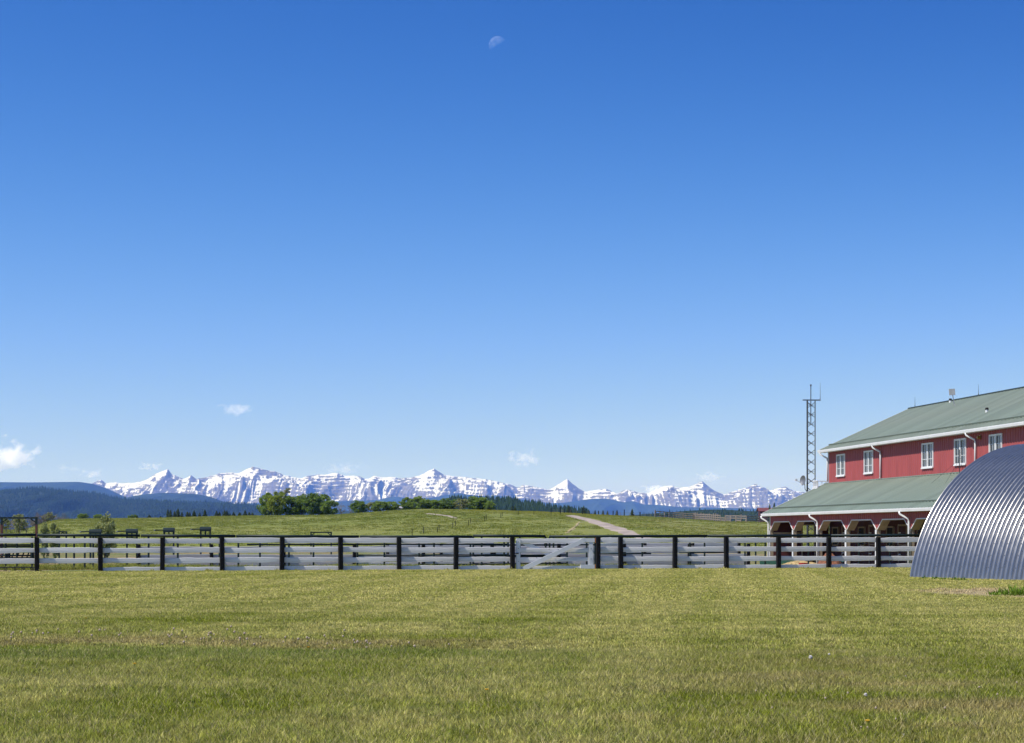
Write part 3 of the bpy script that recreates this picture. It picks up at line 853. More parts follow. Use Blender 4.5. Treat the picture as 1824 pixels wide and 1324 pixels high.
def u_to_i_off(u, off):
    a = (u - UC) / F; Q = FP0 - FN * off
    return (Q.x - a * Q.y) / (a * FD.y - FD.x) / SP
pipe_fence()

# ------------------------------------------------------------------ yard equipment
def chute(label, u, v, wpx, Y=92.0):
    """hooded pipe frame: a half-round hood on four legs with a long handle to the left"""
    k = Y / F; x = px(u, Y); zt = pz(v, Y); W = wpx * k; g = -.18
    root = empty('chute_frame', (x, Y, g), .12); zt -= g
    tag(root, label, 'chute frame', 'dark green chute frames in the yard')
    h = MB(); n = 10; r = .17
    for i in range(n):
        a0, a1 = math.pi * i / n, math.pi * (i+1) / n
        p = lambda a, xx, rr: (xx, -rr * math.cos(a), zt - r + rr * math.sin(a))
        h.hexa([p(a0,-W/2,r-.02), p(a0,W/2,r-.02), p(a1,W/2,r-.02), p(a1,-W/2,r-.02), p(a0,-W/2,r), p(a0,W/2,r), p(a1,W/2,r), p(a1,-W/2,r)])
    h.box(-W/2, W/2, -r, r, zt - r - .05, zt - r)
    h.build('hood', M['green_pipe'], root)
    for sx in (-1, 1):
        for sy in (-1, 1):
            t = MB(); t.box(sx*(W/2 - .05) - .035, sx*(W/2 - .05) + .035, sy*.12 - .03, sy*.12 + .03, 0, zt - r - .04); t.build('leg', M['green_pipe'], root)
    t = MB(); t.box(-W/2 + .05, W/2 - .05, -.03, .03, zt - .46, zt - .41); t.box(-.03, .03, -.03, .03, zt - .42, zt - r - .05); t.build('crossbar', M['green_pipe'], root)
    t = MB(); t.tube([(-W/2 + .02, 0, zt - .11), (-W/2 - .40, 0, zt - .13)], .028, 8); t.build('handle', M['green_pipe'], root)
    t = MB(); t.tube([(-W/2 - .40, 0, zt - .13), (-W/2 - .45, 0, zt - .133)], .036, 8); t.build('handle_tip', M['grey_metal'], root)
    t = MB(); t.box(-W/2 - .05, W/2 + .05, -.04, .04, .95, 1.0); t.box(-W/2 - .05, W/2 + .05, -.04, .04, .45, .5); t.build('lower_rail', M['green_pipe'], root)
chute('leftmost hooded dark green chute frame, in front of the leafy young tree', 170, 942.8, 21, 91)
chute('second hooded dark green chute frame from the left', 235, 942.3, 21, 92)
chute('third hooded dark green chute frame from the left', 301, 940.2, 20, 93)
chute('rightmost and tallest hooded dark green chute frame', 366, 938.6, 20, 94)

def arch_frame():
    Y = 100.0; k = Y / F; g = -.3
    root = empty('timber_archway', (px(34, Y), Y, g)); tag(root, 'tall gateway frame with green beam and rusty red posts at the left edge', 'archway')
    z = lambda v: pz(v, Y) - g
    for s in (-1, 1):
        x = s * 31 * k
        p = MB(); p.box(x - .055, x + .055, -.06, .06, 0, z(934.5)); p.build('post', M['red_rust'], root)
        p = MB(); p.box(x - .06, x + .06, -.065, .065, z(934.5), z(923.5)); p.build('post_cap', M['green_pipe'], root)
        p = MB(); p.bar((x - s*.03, 0, z(931)), (x - s * .30, 0, z(924.5)), .05, .05); p.build('brace', M['green_pipe'], root)
    p = MB(); p.box(-33.5 * k, 33.5 * k, -.07, .07, z(924.3), z(921.3)); p.build('beam', M['green_pipe'], root)
    for j in range(5):
        p = MB(); x = (-20 + j * 10) * k; p.box(x - .03, x + .03, -.09, -.071, z(924.0), z(922)); p.build('bolt_plate', M['dark_metal'], root)
arch_frame()
def pipe_frame(label, u0, u1, v, Y):
    g = tz(px(u0, Y), Y); x0 = px(u0, Y); W = px(u1, Y) - x0; h = pz(v, Y) - g
    root = empty('pipe_stand', (x0, Y, g)); tag(root, label, 'pipe stand')
    for x in (0, W):
        t = MB(); t.box(x - .035, x + .035, -.03, .03, -.2, h); t.build('upright', M['green_pipe'], root)
    t = MB(); t.box(-.035, W + .035, -.03, .03, h, h + .06); t.build('crossbar', M['green_pipe'], root)
    t = MB(); t.bar((W - .02, 0, h - .13), (W - .18, 0, h), .03, .04); t.bar((.02, 0, h - .13), (.18, 0, h), .03, .04); t.build('brace', M['green_pipe'], root)
pipe_frame('wide low dark pipe frame showing over the rail at mid left', 554, 590, 949.5, 98)
pipe_frame('small dark pipe frame over the rail beside the young trees', 105.5, 118, 948.5, 95)
def rack():
    Y = 88.0; x0 = px(-30, Y); root = empty('feed_rack', (x0, Y, -.1), .1); tag(root, 'dark green metal feed rack behind the fence at the far left', 'feed rack')
    W = px(58, Y) - x0
    b = MB(); b.box(0, W, -.35, .35, .86, .98); b.build('tray', M['green_pipe'], root)
    for j in range(10):
        t = MB(); x = .12 + j * (W - .24) / 9; t.bar((x, -.34, .86), (x - .22, -.05, .42), .045, .045); t.build('slanted_bar', M['green_pipe'], root)
    for x in (.06, W * .5, W - .06):
        for y in (-.3, .3):
            t = MB(); t.box(x - .04, x + .04, y - .04, y + .04, 0, .86); t.build('leg', M['green_pipe'], root)
    t = MB(); t.box(0, W, -.06, .06, .36, .44); t.build('lower_rail', M['green_pipe'], root)
rack()
def shadow_grate():  # dark bars added where only the shadows of a grate lie
    p = fpos(-.05, .9); root = empty('shadow_grate', (p.x - 1.6, p.y, 0), FA); tag(root, 'dark bars added in place of grate shadows on bare earth behind the leftmost fence bay', 'shadow_grate')
    b = MB()
    for j in range(5): b.bar((.35 * j, -.3, .16), (.35 * j + .12, .35, .16), .03, .03)
    b.bar((0, 0, .17), (1.6, .02, .17), .04, .04); b.build('frame', M['dark_metal'], root)
    for j in range(5):
        t = MB()
        for q in range(3): t.tube([(.35*j + .05*q, -.25 + .28*q, .17), (.35*j + .05*q + .05, -.27 + .28*q, .08), (.35*j + .05*q + .01, -.25 + .28*q, 0)], .016, 6)
        t.build('grate_row', M['dark_metal'], root)
shadow_grate()
for k, (u, v, Y, w_, h_) in enumerate(((328, 1004.5, 95, .30, .07), (335, 1004, 95.5, .22, .09), (367.5, 1005, 95, .25, .1), (521, 1003, 93, .16, .1), (536, 1003, 93, .18, .08))):
    b = MB(); x = px(u, Y); g = tz(x, Y); r = random.Random(k)
    pts = [(math.cos(a) * w_/2 * r.uniform(.7, 1.1), math.sin(a) * w_/2 * r.uniform(.5, .8)) for a in [i * math.pi / 4 for i in range(8)]]
    base = [(p_[0], p_[1], -.02) for p_ in pts]; mid = [(p_[0] * .85, p_[1] * .85, h_ * r.uniform(.6, .9)) for p_ in pts]
    b.v = base + mid + [(0, 0, h_)]
    b.f = [(i, (i+1) % 8, 8 + (i+1) % 8, 8 + i) for i in range(8)] + [(8 + i, 8 + (i+1) % 8, 16) for i in range(8)]; b.mi = [0] * 16
    tag(b.build('stone', M['white_paint'], loc=(x, Y, g)), 'pale stone lying in the rough grass between the two white fences', 'stone', 'pale stones in the yard')

# ------------------------------------------------------------------ corrugated arch shelter
def quonset():
    A = Vector((.506, -.863, 0)).normalized(); P = Vector((-A.y, A.x, 0))          # axis towards the camera, across
    P = Vector((.863, .506, 0)).normalized()
    o0 = Vector((px(1622, 66.0), 66.0, 0)); Rr, cz, aa = 5.77, -1.06, 5.67
    root = empty('corrugated_shelter', tuple(o0), math.atan2(A.y, A.x)); tag(root, 'arched shelter of galvanised corrugated steel on the lawn at right', 'shelter')
    # local x along axis, local y = left of axis; across direction P is +y?
    sy = 1 if Vector((-A.y, A.x, 0)).dot(P) > 0 else -1
    th0 = math.asin(-cz / Rr); nth = 56; pitch, depth, nc = .205, .050, 3
    prof = []
    for c in range(nc):
        for q in range(12):
            t = q / 12; s = math.cos(2 * math.pi * t); s = math.copysign(abs(s)**.75, s)
            prof.append((c * pitch + t * pitch, depth * s))
    prof.append((nc * pitch, depth))
    b = MB(); n = len(prof)
    for i in range(nth + 1):
        th = th0 * .96 + (math.pi - 2 * th0 * .96) * i / nth
        for (x, dr) in prof:
            rr = Rr + dr
            b.v.append((x, sy * (aa - rr * math.cos(th)), cz + rr * math.sin(th)))
    for i in range(nth):
        for j in range(n - 1):
            f = (i*n + j, i*n + j + 1, (i+1)*n + j + 1, (i+1)*n + j)
            b.f.append(f if sy < 0 else f[::-1]); b.mi.append(0)
    me = b.mesh('arch_panel', M['galv'], smooth=True)
    for k in range(18):
        link('arch_panel', me, root, loc=(k * nc * pitch, 0, .0 + .002 * (k % 2)))
    # bolt rows along the seams
    bm = MB()
    for i in range(0, 40):
        th = th0 + (math.pi - 2 * th0) * i / 39
        rr = Rr + depth + .004; y, z = sy * (aa - rr * math.cos(th)), cz + rr * math.sin(th)
        bm.box(-.012, .012, y - .012, y + .012, z - .012, z + .012)
    bme = bm.mesh('bolt_row', M['grey_metal'])
    for k in range(1, 18): o = link('bolt_row', bme, root, loc=(k * nc * pitch, 0, 0)); o['kind'] = 'stuff'
    L = 18 * nc * pitch
    for x in (.12, L - .12):
        e = MB(); pts = [(x, sy * (aa - (Rr - .06) * math.cos(th0 + (math.pi - 2*th0) * i / 40)), cz + (Rr - .06) * math.sin(th0 + (math.pi - 2*th0) * i / 40)) for i in range(41)]
        e.face(pts); e.face([(p_[0] + .04, p_[1], p_[2]) for p_ in reversed(pts)])
        e.build('end_wall', M['grey_metal'], root)
    c = MB(); c.box(.05, L - .05, -.02, .10, -.12, .03); c.build('footing', mat('concrete', (.36, .35, .33), .9, var=.15), root)
quonset()
# ------------------------------------------------------------------ red barn
BK = 1.2
def barn():
    dxy = Vector((-.1506, 1, 0)).normalized()
    Wv = -dxy
    x0 = px(1374, 98.0) * BK; y0 = 98.0 * BK; FZ = -.3
    root = empty('barn', (x0, y0, 0), math.atan2(Wv.y, Wv.x)); tag(root, 'red metal-sided barn with green ribbed roofs and an arched lean-to', 'barn')
    L = 38.0; BAY = 4.86; SB = 3.64; RY = 9.13
    ZE, ZW, ZU, ZR = 2.72, 4.62, 6.66, 9.36        # shed eave, upper wall foot, upper eave, ridge
    wins = [(1.70, 3.28), (6.76, 8.30), (16.1, 17.75), (20.7, 22.25), (25.2, 26.75), (32.0, 33.6)]
    WZ0, WZ1 = 5.02, 6.36
    # --- upper wall: ribbed sheets, cut round the windows
    pw, top = .9, 6.78
    np_ = int(math.ceil(L / pw))
    for k in range(np_):
        a, b_ = k * pw, min((k + 1) * pw, L)
        m = MB(); cuts = sorted({a, b_} | {e for w_ in wins for e in w_ if a < e < b_})
        for c0, c1 in zip(cuts[:-1], cuts[1:]):
            mid = (c0 + c1) / 2; inw = any(w_[0] < mid < w_[1] for w_ in wins)
            for (z0, z1) in (((4.40, WZ0), (WZ1, top)) if inw else ((4.40, top),)):
                m.box(c0, c1 - .002, SB, SB + .05, z0, z1)
        for q in range(3):
            xr = a + .075 + q * .3
            if xr > b_ - .04: continue
            inw = any(w_[0] - .03 < xr < w_[1] + .03 for w_ in wins)
            for (z0, z1) in (((4.40, WZ0), (WZ1, top)) if inw else ((4.40, top),)):
                m.hexa([(xr-.04, SB, z0), (xr-.016, SB-.026, z0), (xr+.016, SB-.026, z0), (xr+.04, SB, z0), (xr-.04, SB, z1), (xr-.016, SB-.026, z1), (xr+.016, SB-.026, z1), (xr+.04, SB, z1)])
        m.build('siding_sheet', M['red_metal'], root)
    m = MB()   # core walls behind the sheets
    YB = 2 * RY - SB
    g0 = [(SB + .06, FZ), (SB + .06, ZU + .05), (RY, ZR - .12), (YB, ZU + .05), (YB, FZ)]
    for x in (.06, L - .06):
        for q in range(1): m.face([(x, y, z) for (y, z) in g0]); m.face([(x + .08, y, z) for (y, z) in reversed(g0)])
    m.box(.05, L - .05, YB, YB + .12, FZ, ZU)
    m.build('end_walls', M['red_metal'], root)
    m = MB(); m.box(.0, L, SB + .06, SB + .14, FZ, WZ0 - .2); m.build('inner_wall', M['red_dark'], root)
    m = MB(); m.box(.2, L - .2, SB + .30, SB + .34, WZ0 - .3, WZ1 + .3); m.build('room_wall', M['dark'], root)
    m = MB(); m.box(-.02, .14, SB - .03, SB + .12, 4.40, top); m.build('corner_trim', M['white_paint'], root)
    # --- windows
    for (a, b_) in wins:
        wroot = MB(); t = .088; y0_, y1_ = SB - .055, SB + .045
        wroot.box(a, b_, y0_, y1_, WZ0, WZ0 + t); wroot.box(a, b_, y0_, y1_, WZ1 - t, WZ1)
        wroot.box(a, a + t, y0_, y1_, WZ0 + t, WZ1 - t); wroot.box(b_ - t, b_, y0_, y1_, WZ0 + t, WZ1 - t)
        c = (a + b_) / 2; wroot.box(c - .07, c + .07, y0_ + .004, y1_, WZ0 + t, WZ1 - t)
        wo_ = wroot.build('window', M['white_paint'], root)
        s = MB(); s.box(a - .01, b_ + .01, SB - .085, SB - .056, WZ0 - .03, WZ0 + .05); s.build('sill', M['white_paint'], wo_)
        for (p0, p1) in ((a + t, c - .07), (c + .07, b_ - t)):
            g = MB(); g.box(p0, p1, SB + .004, SB + .014, WZ0 + t, WZ1 - t); g.build('pane', M['glass'], wo_)
            g = MB(); mid = (p0 + p1) / 2; hh = (WZ1 - WZ0 - 2*t) / 3
            g.box(mid - .012, mid + .012, SB - .012, SB + .003, WZ0 + t, WZ1 - t)
            for q in (1, 2): g.box(p0, p1, SB - .010, SB + .002, WZ0 + t + hh*q - .012, WZ0 + t + hh*q + .012)
            g.build('muntins', M['white_paint'], wo_)
    # --- roofs
    def roof(y0_, z0_, y1_, z1_, x0_, x1_, name='roof_sheet'):
        d = Vector((0, y1_ - y0_, z1_ - z0_)); Ls = d.length; d.normalize(); nrm = Vector((0, -d.z, d.y))
        if nrm.z < 0: nrm = -nrm
        pwid = .9; n = int(round((x1_ - x0_) / pwid))
        m_ = MB()
        def P(x, s, h): q = Vector((x, y0_, z0_)) + d * s + nrm * h; return tuple(q)
        m_.hexa([P(0,0,-.03), P(pwid-.002,0,-.03), P(pwid-.002,Ls,-.03), P(0,Ls,-.03), P(0,0,0), P(pwid-.002,0,0), P(pwid-.002,Ls,0), P(0,Ls,0)])
        for q in range(2):
            xr = .1 + q * .45
            m_.hexa([P(xr-.05,0,0), P(xr+.05,0,0), P(xr+.05,Ls,0), P(xr-.05,Ls,0), P(xr-.022,0,.055), P(xr+.022,0,.055), P(xr+.022,Ls,.055), P(xr-.022,Ls,.055)])
        me = m_.mesh(name, M['green_roof'])
        for k in range(n): link(name, me, root, loc=(x0_ + k * pwid, 0, 0))
        # snow guard bar
        for (s0, nm) in ((.62, 'snow_guard'),):
            g = MB()
            g.hexa([P(x0_+.1, s0, .057), P(x1_-.1, s0, .057), P(x1_-.1, s0+.05, .057), P(x0_+.1, s0+.05, .057), P(x0_+.1, s0, .13), P(x1_-.1, s0, .13), P(x1_-.1, s0+.05, .13), P(x0_+.1, s0+.05, .13)])
            g.build(nm, M['green_roof'], root)
        return P, Ls
    OV = .33
    P1, L1 = roof(SB - OV - .03, ZU + .06, RY, ZR, -.55, L + .35)
    P2, L2 = roof(-OV - .03, ZE + .06, SB - .01, ZW, -.55, L + .35)
    # far slopes
    m = MB(); m.hexa([(-.55, RY, ZR - .03), (L + .35, RY, ZR - .03), (L + .35, 2*RY - SB + OV, ZU + .03), (-.55, 2*RY - SB + OV, ZU + .03), (-.55, RY, ZR), (L + .35, RY, ZR), (L + .35, 2*RY - SB + OV, ZU + .06), (-.55, 2*RY - SB + OV, ZU + .06)]); m.build('back_roof', M['green_roof'], root)
    m = MB(); m.bar((-.57, RY, ZR + .03), (L + .37, RY, ZR + .03), .30, .06); m.build('ridge_cap', mat('ridge_green', (.03, .05, .05), .5), root)
    m = MB(); m.bar((-.55, SB - .06, ZW + .03), (L + .3, SB - .06, ZW + .03), .12, .05); m.build('flashing', M['green_roof'], root)
    # rake boards, gutters, soffits
    def rake(P, Ls):
        m_ = MB(); m_.hexa([P(-.55-.05,-.02,-.20), P(-.55-.004,-.02,-.20), P(-.55-.004,Ls,-.20), P(-.55-.05,Ls,-.20), P(-.55-.05,-.02,.055), P(-.55-.004,-.02,.055), P(-.55-.004,Ls,.055), P(-.55-.05,Ls,.055)])
        m_.build('rake_board', M['white_paint'], root)
    # P() places x relative to the sheet origin
    rake(P1, L1); rake(P2, L2)
    def gutter(ye, ze):
        m_ = MB(); n = 6; pr_ = [(0, 0), (-.02, -.10), (-.06, -.15), (-.12, -.13), (-.14, -.02), (-.14, .02), (-.125, .02), (-.125, -.02), (-.02, -.02)]
        for x in (-.62, L + .4): m_.v += [(x, ye + p_[0], ze + p_[1]) for p_ in pr_]
        kk = len(pr_)
        for j in range(kk): m_.f.append((j, (j+1) % kk, kk + (j+1) % kk, kk + j)); m_.mi.append(0)
        m_.f.append(tuple(range(kk))); m_.mi.append(0); m_.f.append(tuple(kk + j for j in reversed(range(kk)))); m_.mi.append(0)
        m_.build('gutter', M['white_paint'], root)
    gutter(SB - OV - .035, ZU + .03); gutter(-OV - .035, ZE + .03)
    m = MB(); m.box(-.55, L + .35, SB - OV - .03, SB - .028, ZU - .10, ZU - .07); m.build('soffit', M['white_paint'], root)
    m = MB(); m.box(-.55, L + .35, -OV - .03, -.02, ZE - .10, ZE - .07); m.build('soffit', M['white_paint'], root)
    m = MB(); m.box(-.55, L + .35, SB - OV - .03, SB - OV + .0, ZU - .07, ZU + .03); m.build('fascia', M['white_paint'], root)
    m = MB(); m.box(-.55, L + .35, -OV - .03, -OV, ZE - .07, ZE + .03); m.build('fascia', M['white_paint'], root)
    def spout(x, yw, ze, zb):
        t = MB(); yg = yw - OV - .11
        t.tube([(x - .35, yg, ze - .10), (x - .33, yg + .02, ze - .22), (x - .02, yw - .09, ze - .46), (x, yw - .075, ze - .60), (x, yw - .075, zb + .12), (x - .02, yw - .12, zb + .02)], .052, 8)
        t.build('downspout', M['white_paint'], root, smooth=True)
    spout(.10, SB - .02, ZU, ZW + .05); spout(9.75, SB - .02, ZU, ZW + .05); spout(23.6, SB - .02, ZU, ZW + .05)
    for x in (.0, 2 * BAY + .1, 5 * BAY + .1): spout(x, -.12, ZE, FZ)
    # --- lean-to front
    nb = 7; AT, AS = 2.26, 1.76; ch = .86; hp = .10
    for k in range(nb + 1):
        x = k * BAY
        p = MB(); p.box(x - hp, x + hp, -.10, .10, FZ, AS + .05); po = p.build('post', M['beige_wood'], root)
        p = MB(); p.box(x - hp - .01, x + hp + .01, -.135, -.103, FZ, AS - .02); p.build('post_facing', M['white_paint'], po)
    for k in range(nb):
        a, b_ = k * BAY, (k + 1) * BAY
        m = MB(); yb, yf = .08, -.06
        def pris(q, mi=0):
            m.hexa([(q[0][0], yf, q[0][1]), (q[1][0], yf, q[1][1]), (q[1][0], yb, q[1][1]), (q[0][0], yb, q[0][1]), (q[3][0], yf, q[3][1]), (q[2][0], yf, q[2][1]), (q[2][0], yb, q[2][1]), (q[3][0], yb, q[3][1])], mi)
        T = ZE - .06
        pris([(a, AS), (a + ch, AT), (a + ch, T), (a, T)]); pris([(a + ch, AT), (b_ - ch, AT), (b_ - ch, T), (a + ch, T)]); pris([(b_ - ch, AT), (b_, AS), (b_, T), (b_ - ch, T)])
        m.build('header_sheet', M['red_metal'], root)
        rb = MB(); nr = 16
        for q in range(nr):
            xr = a + .15 + q * (BAY / nr)
            e = min(xr - a, b_ - xr); zb = AT if e > ch else AS + (AT - AS) * e / ch
            rb.hexa([(xr-.04, yf, zb+.03), (xr-.016, yf-.024, zb+.03), (xr+.016, yf-.024, zb+.03), (xr+.04, yf, zb+.03), (xr-.04, yf, T), (xr-.016, yf-.024, T), (xr+.016, yf-.024, T), (xr+.04, yf, T)])
        rb.build('header_ribs', M['red_metal'], root)
        # pale lining of the opening, and the white edge
        li = MB(); y2 = .34
        for (p0, p1) in (((a + hp, AS - .02), (a + ch, AT - .015)), ((a + ch, AT - .015), (b_ - ch, AT - .015)), ((b_ - ch, AT - .015), (b_ - hp, AS - .02))):
            li.hexa([(p0[0], -.055, p0[1]-.03), (p1[0], -.055, p1[1]-.03), (p1[0], y2, p1[1]-.03), (p0[0], y2, p0[1]-.03), (p0[0], -.055, p0[1]), (p1[0], -.055, p1[1]), (p1[0], y2, p1[1]), (p0[0], y2, p0[1])])
        li.build('opening_lining', M['beige_wood'], root)
        ed = MB()
        for (p0, p1) in (((a + hp, AS), (a + ch, AT)), ((a + ch, AT), (b_ - ch, AT)), ((b_ - ch, AT), (b_ - hp, AS))):
            ed.bar((p0[0], -.078, p0[1]), (p1[0], -.078, p1[1]), .03, .05)
        ed.build('opening_trim', M['white_paint'], root)
    m = MB(); m.box(-.03, .10, -.10, -.065, AS, ZE - .07); m.build('corner_trim', M['white_paint'], root)
    # end wall of the lean-to with a daylight doorway
    m = MB(); D0, D1, DZ = 1.96, 2.70, 2.05
    m.box(.02, .10, .11, D0, FZ, 2.72); m.box(.02, .10, D1, SB, FZ, 2.72); m.box(.02, .10, D0, D1, DZ, 2.72); m.box(.02, .10, D0, D1, FZ, .55)
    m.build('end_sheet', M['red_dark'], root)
    m = MB(); m.box(.11, .16, D0 - .10, D0, FZ, DZ + .1); m.box(.11, .16, D1, D1 + .10, FZ, DZ + .1); m.box(.11, .16, D0, D1, DZ, DZ + .1); m.build('door_frame', M['beige_wood'], root)
    m = MB(); m.box(.05, .07, D0, D1, 1.28, 1.32); m.box(.05, .07, (D0+D1)/2 - .02, (D0+D1)/2 + .02, .55, DZ); m.build('window_bars', M['dark_metal'], root)
    m = MB(); m.box(.11, .19, .12, 1.80, 1.52, 1.62); m.build('kick_rail', M['beige_wood'], root)
    m = MB(); m.box(.11, .17, 1.45, 1.58, FZ, 2.4); m.build('stud', M['beige_wood'], root)
    # stall fronts on the inner wall
    for k in range(nb):
        a = k * BAY + .5
        d = MB(); y = SB + .02; dx0, dx1 = a + 2.3, a + 3.5
        for (x, x2, z0, z1) in ((dx0 - .1, dx0, FZ, 2.05), (dx1, dx1 + .1, FZ, 2.05), (dx0, dx1, 1.95, 2.05), (a + .3, a + .38, .8, 1.95), (a + 1.4, a + 1.48, .8, 1.95), (a + .38, a + 1.4, 1.87, 1.95), (a + .38, a + 1.4, .8, .88)):
            d.box(x, x2, y - .06, y + .036, z0, z1)
        d.build('stall_trim', M['beige_wood'], root)
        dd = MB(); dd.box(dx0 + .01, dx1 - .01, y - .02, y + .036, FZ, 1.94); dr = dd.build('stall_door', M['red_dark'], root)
        for z in (.35, 1.55):
            h = MB(); h.box(dx0 + .0, dx0 + .42, y - .075, y - .062, z, z + .06); h.build('hinge', M['white_paint'], dr)
        h = MB(); h.box(dx0 + .02, dx1 - .02, y - .035, y - .022, .88, .94); h.build('ledge', M['beige_wood'], dr)
        h = MB(); h.box(a + .39, a + 1.39, y - .01, y + .03, .89, 1.86); h.build('stall_shade', M['dark'], root)  # shade inside the stall painted as a solid near-black panel
    # floor
    m = MB(); m.box(-.2, L, -.4, SB + .05, FZ - .1, FZ + .01); m.build('floor_slab', mat('yard_concrete', (.22, .19, .15), .95, var=.2), root)
    # --- balcony rail at the far gable
    bal = MB(); bal.box(-1.0, .02, SB - .72, YB - .6, ZW - .32, ZW - .22); bo = bal.build('balcony', M['white_paint'], root)
    r_ = MB(); yb0 = SB - .72
    r_.box(-1.0, -.94, yb0, YB - .6, ZW + .16, ZW + .22); r_.box(-.94, .02, yb0, yb0 + .06, ZW + .16, ZW + .22); r_.box(-.94, .02, yb0, yb0 + .06, ZW - .21, ZW - .15)
    for q in range(40):
        y = yb0 + .1 + q * .26
        if y < YB - .7: r_.box(-.99, -.955, y - .02, y + .02, ZW - .21, ZW + .16)
    for q in range(6): r_.box(-.9 + q * .17, -.865 + q * .17, yb0 + .012, yb0 + .048, ZW - .15, ZW + .16)
    r_.build('balusters', M['white_paint'], bo)
    # --- roof furniture
    def up(s, x, h): return Vector(P1(x + .55, s, h))   # sheet-local x starts at -.55
    def P1a(x, s, h): return Vector(P1(x, s, h))
    for (x, s) in ((7.0, 6.05), (20.0, 2.6)):
        q = P1a(x, s, 0); v = MB(); v.tube([tuple(q - Vector((0,0,.1))), tuple(q + Vector((0,0,.15)))], .075, 10); vo = v.build('roof_vent', M['white_paint'], root, smooth=False)
        v = MB(); v.tube([tuple(q + Vector((0,0,.15))), tuple(q + Vector((0,0,.26)))], [.095, .08], 10); v.build('vent_cowl', M['dark'], vo)
    q = P1a(10.0, 5.1, 0); v = MB(); v.tube([tuple(q), tuple(q + Vector((-.12, -.04, .10))), tuple(q + Vector((-.25, -.08, .66)))], .026, 8); ao = v.build('antenna_mast', M['grey_metal'], root)
    c = q + Vector((-.27, -.11, .82)); v = MB(); 
    ex = Vector((.15, 1.0, .07)).normalized(); ez = Vector((0, -.09, 1)).normalized(); en = ex.cross(ez).normalized()
    v.hexa([c - ex*.17 - ez*.18 - en*.03, c + ex*.17 - ez*.18 - en*.03, c + ex*.17 - ez*.18 + en*.03, c - ex*.17 - ez*.18 + en*.03, c - ex*.17 + ez*.18 - en*.03, c + ex*.17 + ez*.18 - en*.03, c + ex*.17 + ez*.18 + en*.03, c - ex*.17 + ez*.18 + en*.03])
    v.build('antenna_panel', mat('antenna_grey', (.42, .41, .39), .6), ao)
    for x in (.3, 10.4):
        v = MB(); v.tube([(x, RY, ZR + .05), (x, RY, ZR + .20), (x, RY, ZR + .68)], [.03, .012, .006], 6); v.build('lightning_rod', M['dark_metal'], root)
    # lamp on the upper wall
    v = MB(); v.tube([(24.1, SB - .02, 6.28), (24.1, SB - .20, 6.28)], [.09, .07], 8); v.box(24.02, 24.18, SB - .06, SB - .027, 6.2, 6.4); v.build('wall_lamp', mat('brass', (.35, .22, .06), .4, .6), root)
    # thin mast with guys on the lean-to roof
    q = Vector(P2(21.8, L2 - .2, 0)); v = MB(); v.tube([tuple(q), tuple(q + Vector((0, 0, 1.25)))], .022, 6); mo = v.build('whip_mast', M['dark_metal'], root)
    v = MB(); v.tube([tuple(q + Vector((0,0,.75))), tuple(Vector(P2(20.4, L2 - 1.3, 0)))], .007, 5); v.tube([tuple(q + Vector((0,0,.75))), tuple(Vector(P2(23.0, L2 - 1.6, 0)))], .007, 5)
    for z in (.8, .95, 1.1): v.tube([tuple(q + Vector((-.18, 0, z))), tuple(q + Vector((.18, 0, z)))], .008, 5)
    v.build('guy_wires', M['dark_metal'], mo)
    Mw = Matrix.Translation(root.location) @ Matrix.Rotation(root.rotation_euler.z, 4, 'Z')
    return lambda x, y, z: Mw @ Vector((x, y, z))
BW = barn()

# things lying under and beside the lean-to
def mound(name, label, cat, p, rx, ry, h, m, seed):
    n1, n2 = 26, 12; V = []; r = np.random.default_rng(seed)
    for i in range(n2 + 1):
        t = i / n2
        for k in range(n1):
            a = 2*math.pi*k/n1; rr = t * (1 + .22 * (vn(np.array([math.cos(a)*2+5]), np.array([math.sin(a)*2+5]), seed)[0] - .5))
            z = h * (1 - t*t)**1.0 * (.75 + .5 * vn(np.array([math.cos(a)*t*5+9]), np.array([math.sin(a)*t*5+9]), seed + 1)[0]) - .03 * t + r.uniform(-.03, .03) * h
            V.append((rx*rr*math.cos(a), ry*rr*math.sin(a), max(z, -.05)))
    fs = [(i*n1+k, (i+1)*n1+k, (i+1)*n1+(k+1)%n1, i*n1+(k+1)%n1) for i in range(n2) for k in range(n1)]
    me = bpy.data.meshes.new(name); me.from_pydata(V, [], fs); me.materials.append(m)
    return tag(link(name, me, loc=p), label, cat)
mound('straw_pile', 'long low heap of yellow straw in front of the lean-to posts', 'straw', BW(10.5, -1.3, -.31), 1.3, 4.4, .30, M['straw'], 3)
mound('straw_pile', 'small scatter of straw by the corner of the lean-to', 'straw', BW(2.6, -.9, -.31), .7, 1.8, .16, M['straw'], 6)
mound('manure_heap', 'reddish brown heap beside the third lean-to post', 'heap', BW(14.2, -.9, -.31), .75, 1.6, .72, M['dung'], 9)
def trough():
    p = BW(5.6, -1.3, -.3); root = empty('water_trough', tuple(p), -.1); tag(root, 'green oblong water trough by the second lean-to bay', 'trough')
    b = MB(); W, D, H, t = 1.0, .35, .48, .04
    b.box(-W, W, -D, -D + t, 0, H); b.box(-W, W, D - t, D, 0, H); b.box(-W, -W + t, -D + t, D - t, 0, H); b.box(W - t, W, -D + t, D - t, 0, H); b.box(-W + t, W - t, -D + t, D - t, 0, .05)
    gm = mat('trough_green', (.03, .11, .075), .5, var=.1); b.build('tub', gm, root)
    b = MB(); b.box(-W - .02, W + .02, -D - .02, -D - .001, H - .05, H + .01); b.box(-W - .02, W + .02, D + .001, D + .02, H - .05, H + .01); b.build('rim', gm, root)
    b = MB(); b.box(-W + t, W - t, -D + t, D - t, H - .12, H - .11); b.build('water', M['glass'], root)
trough()
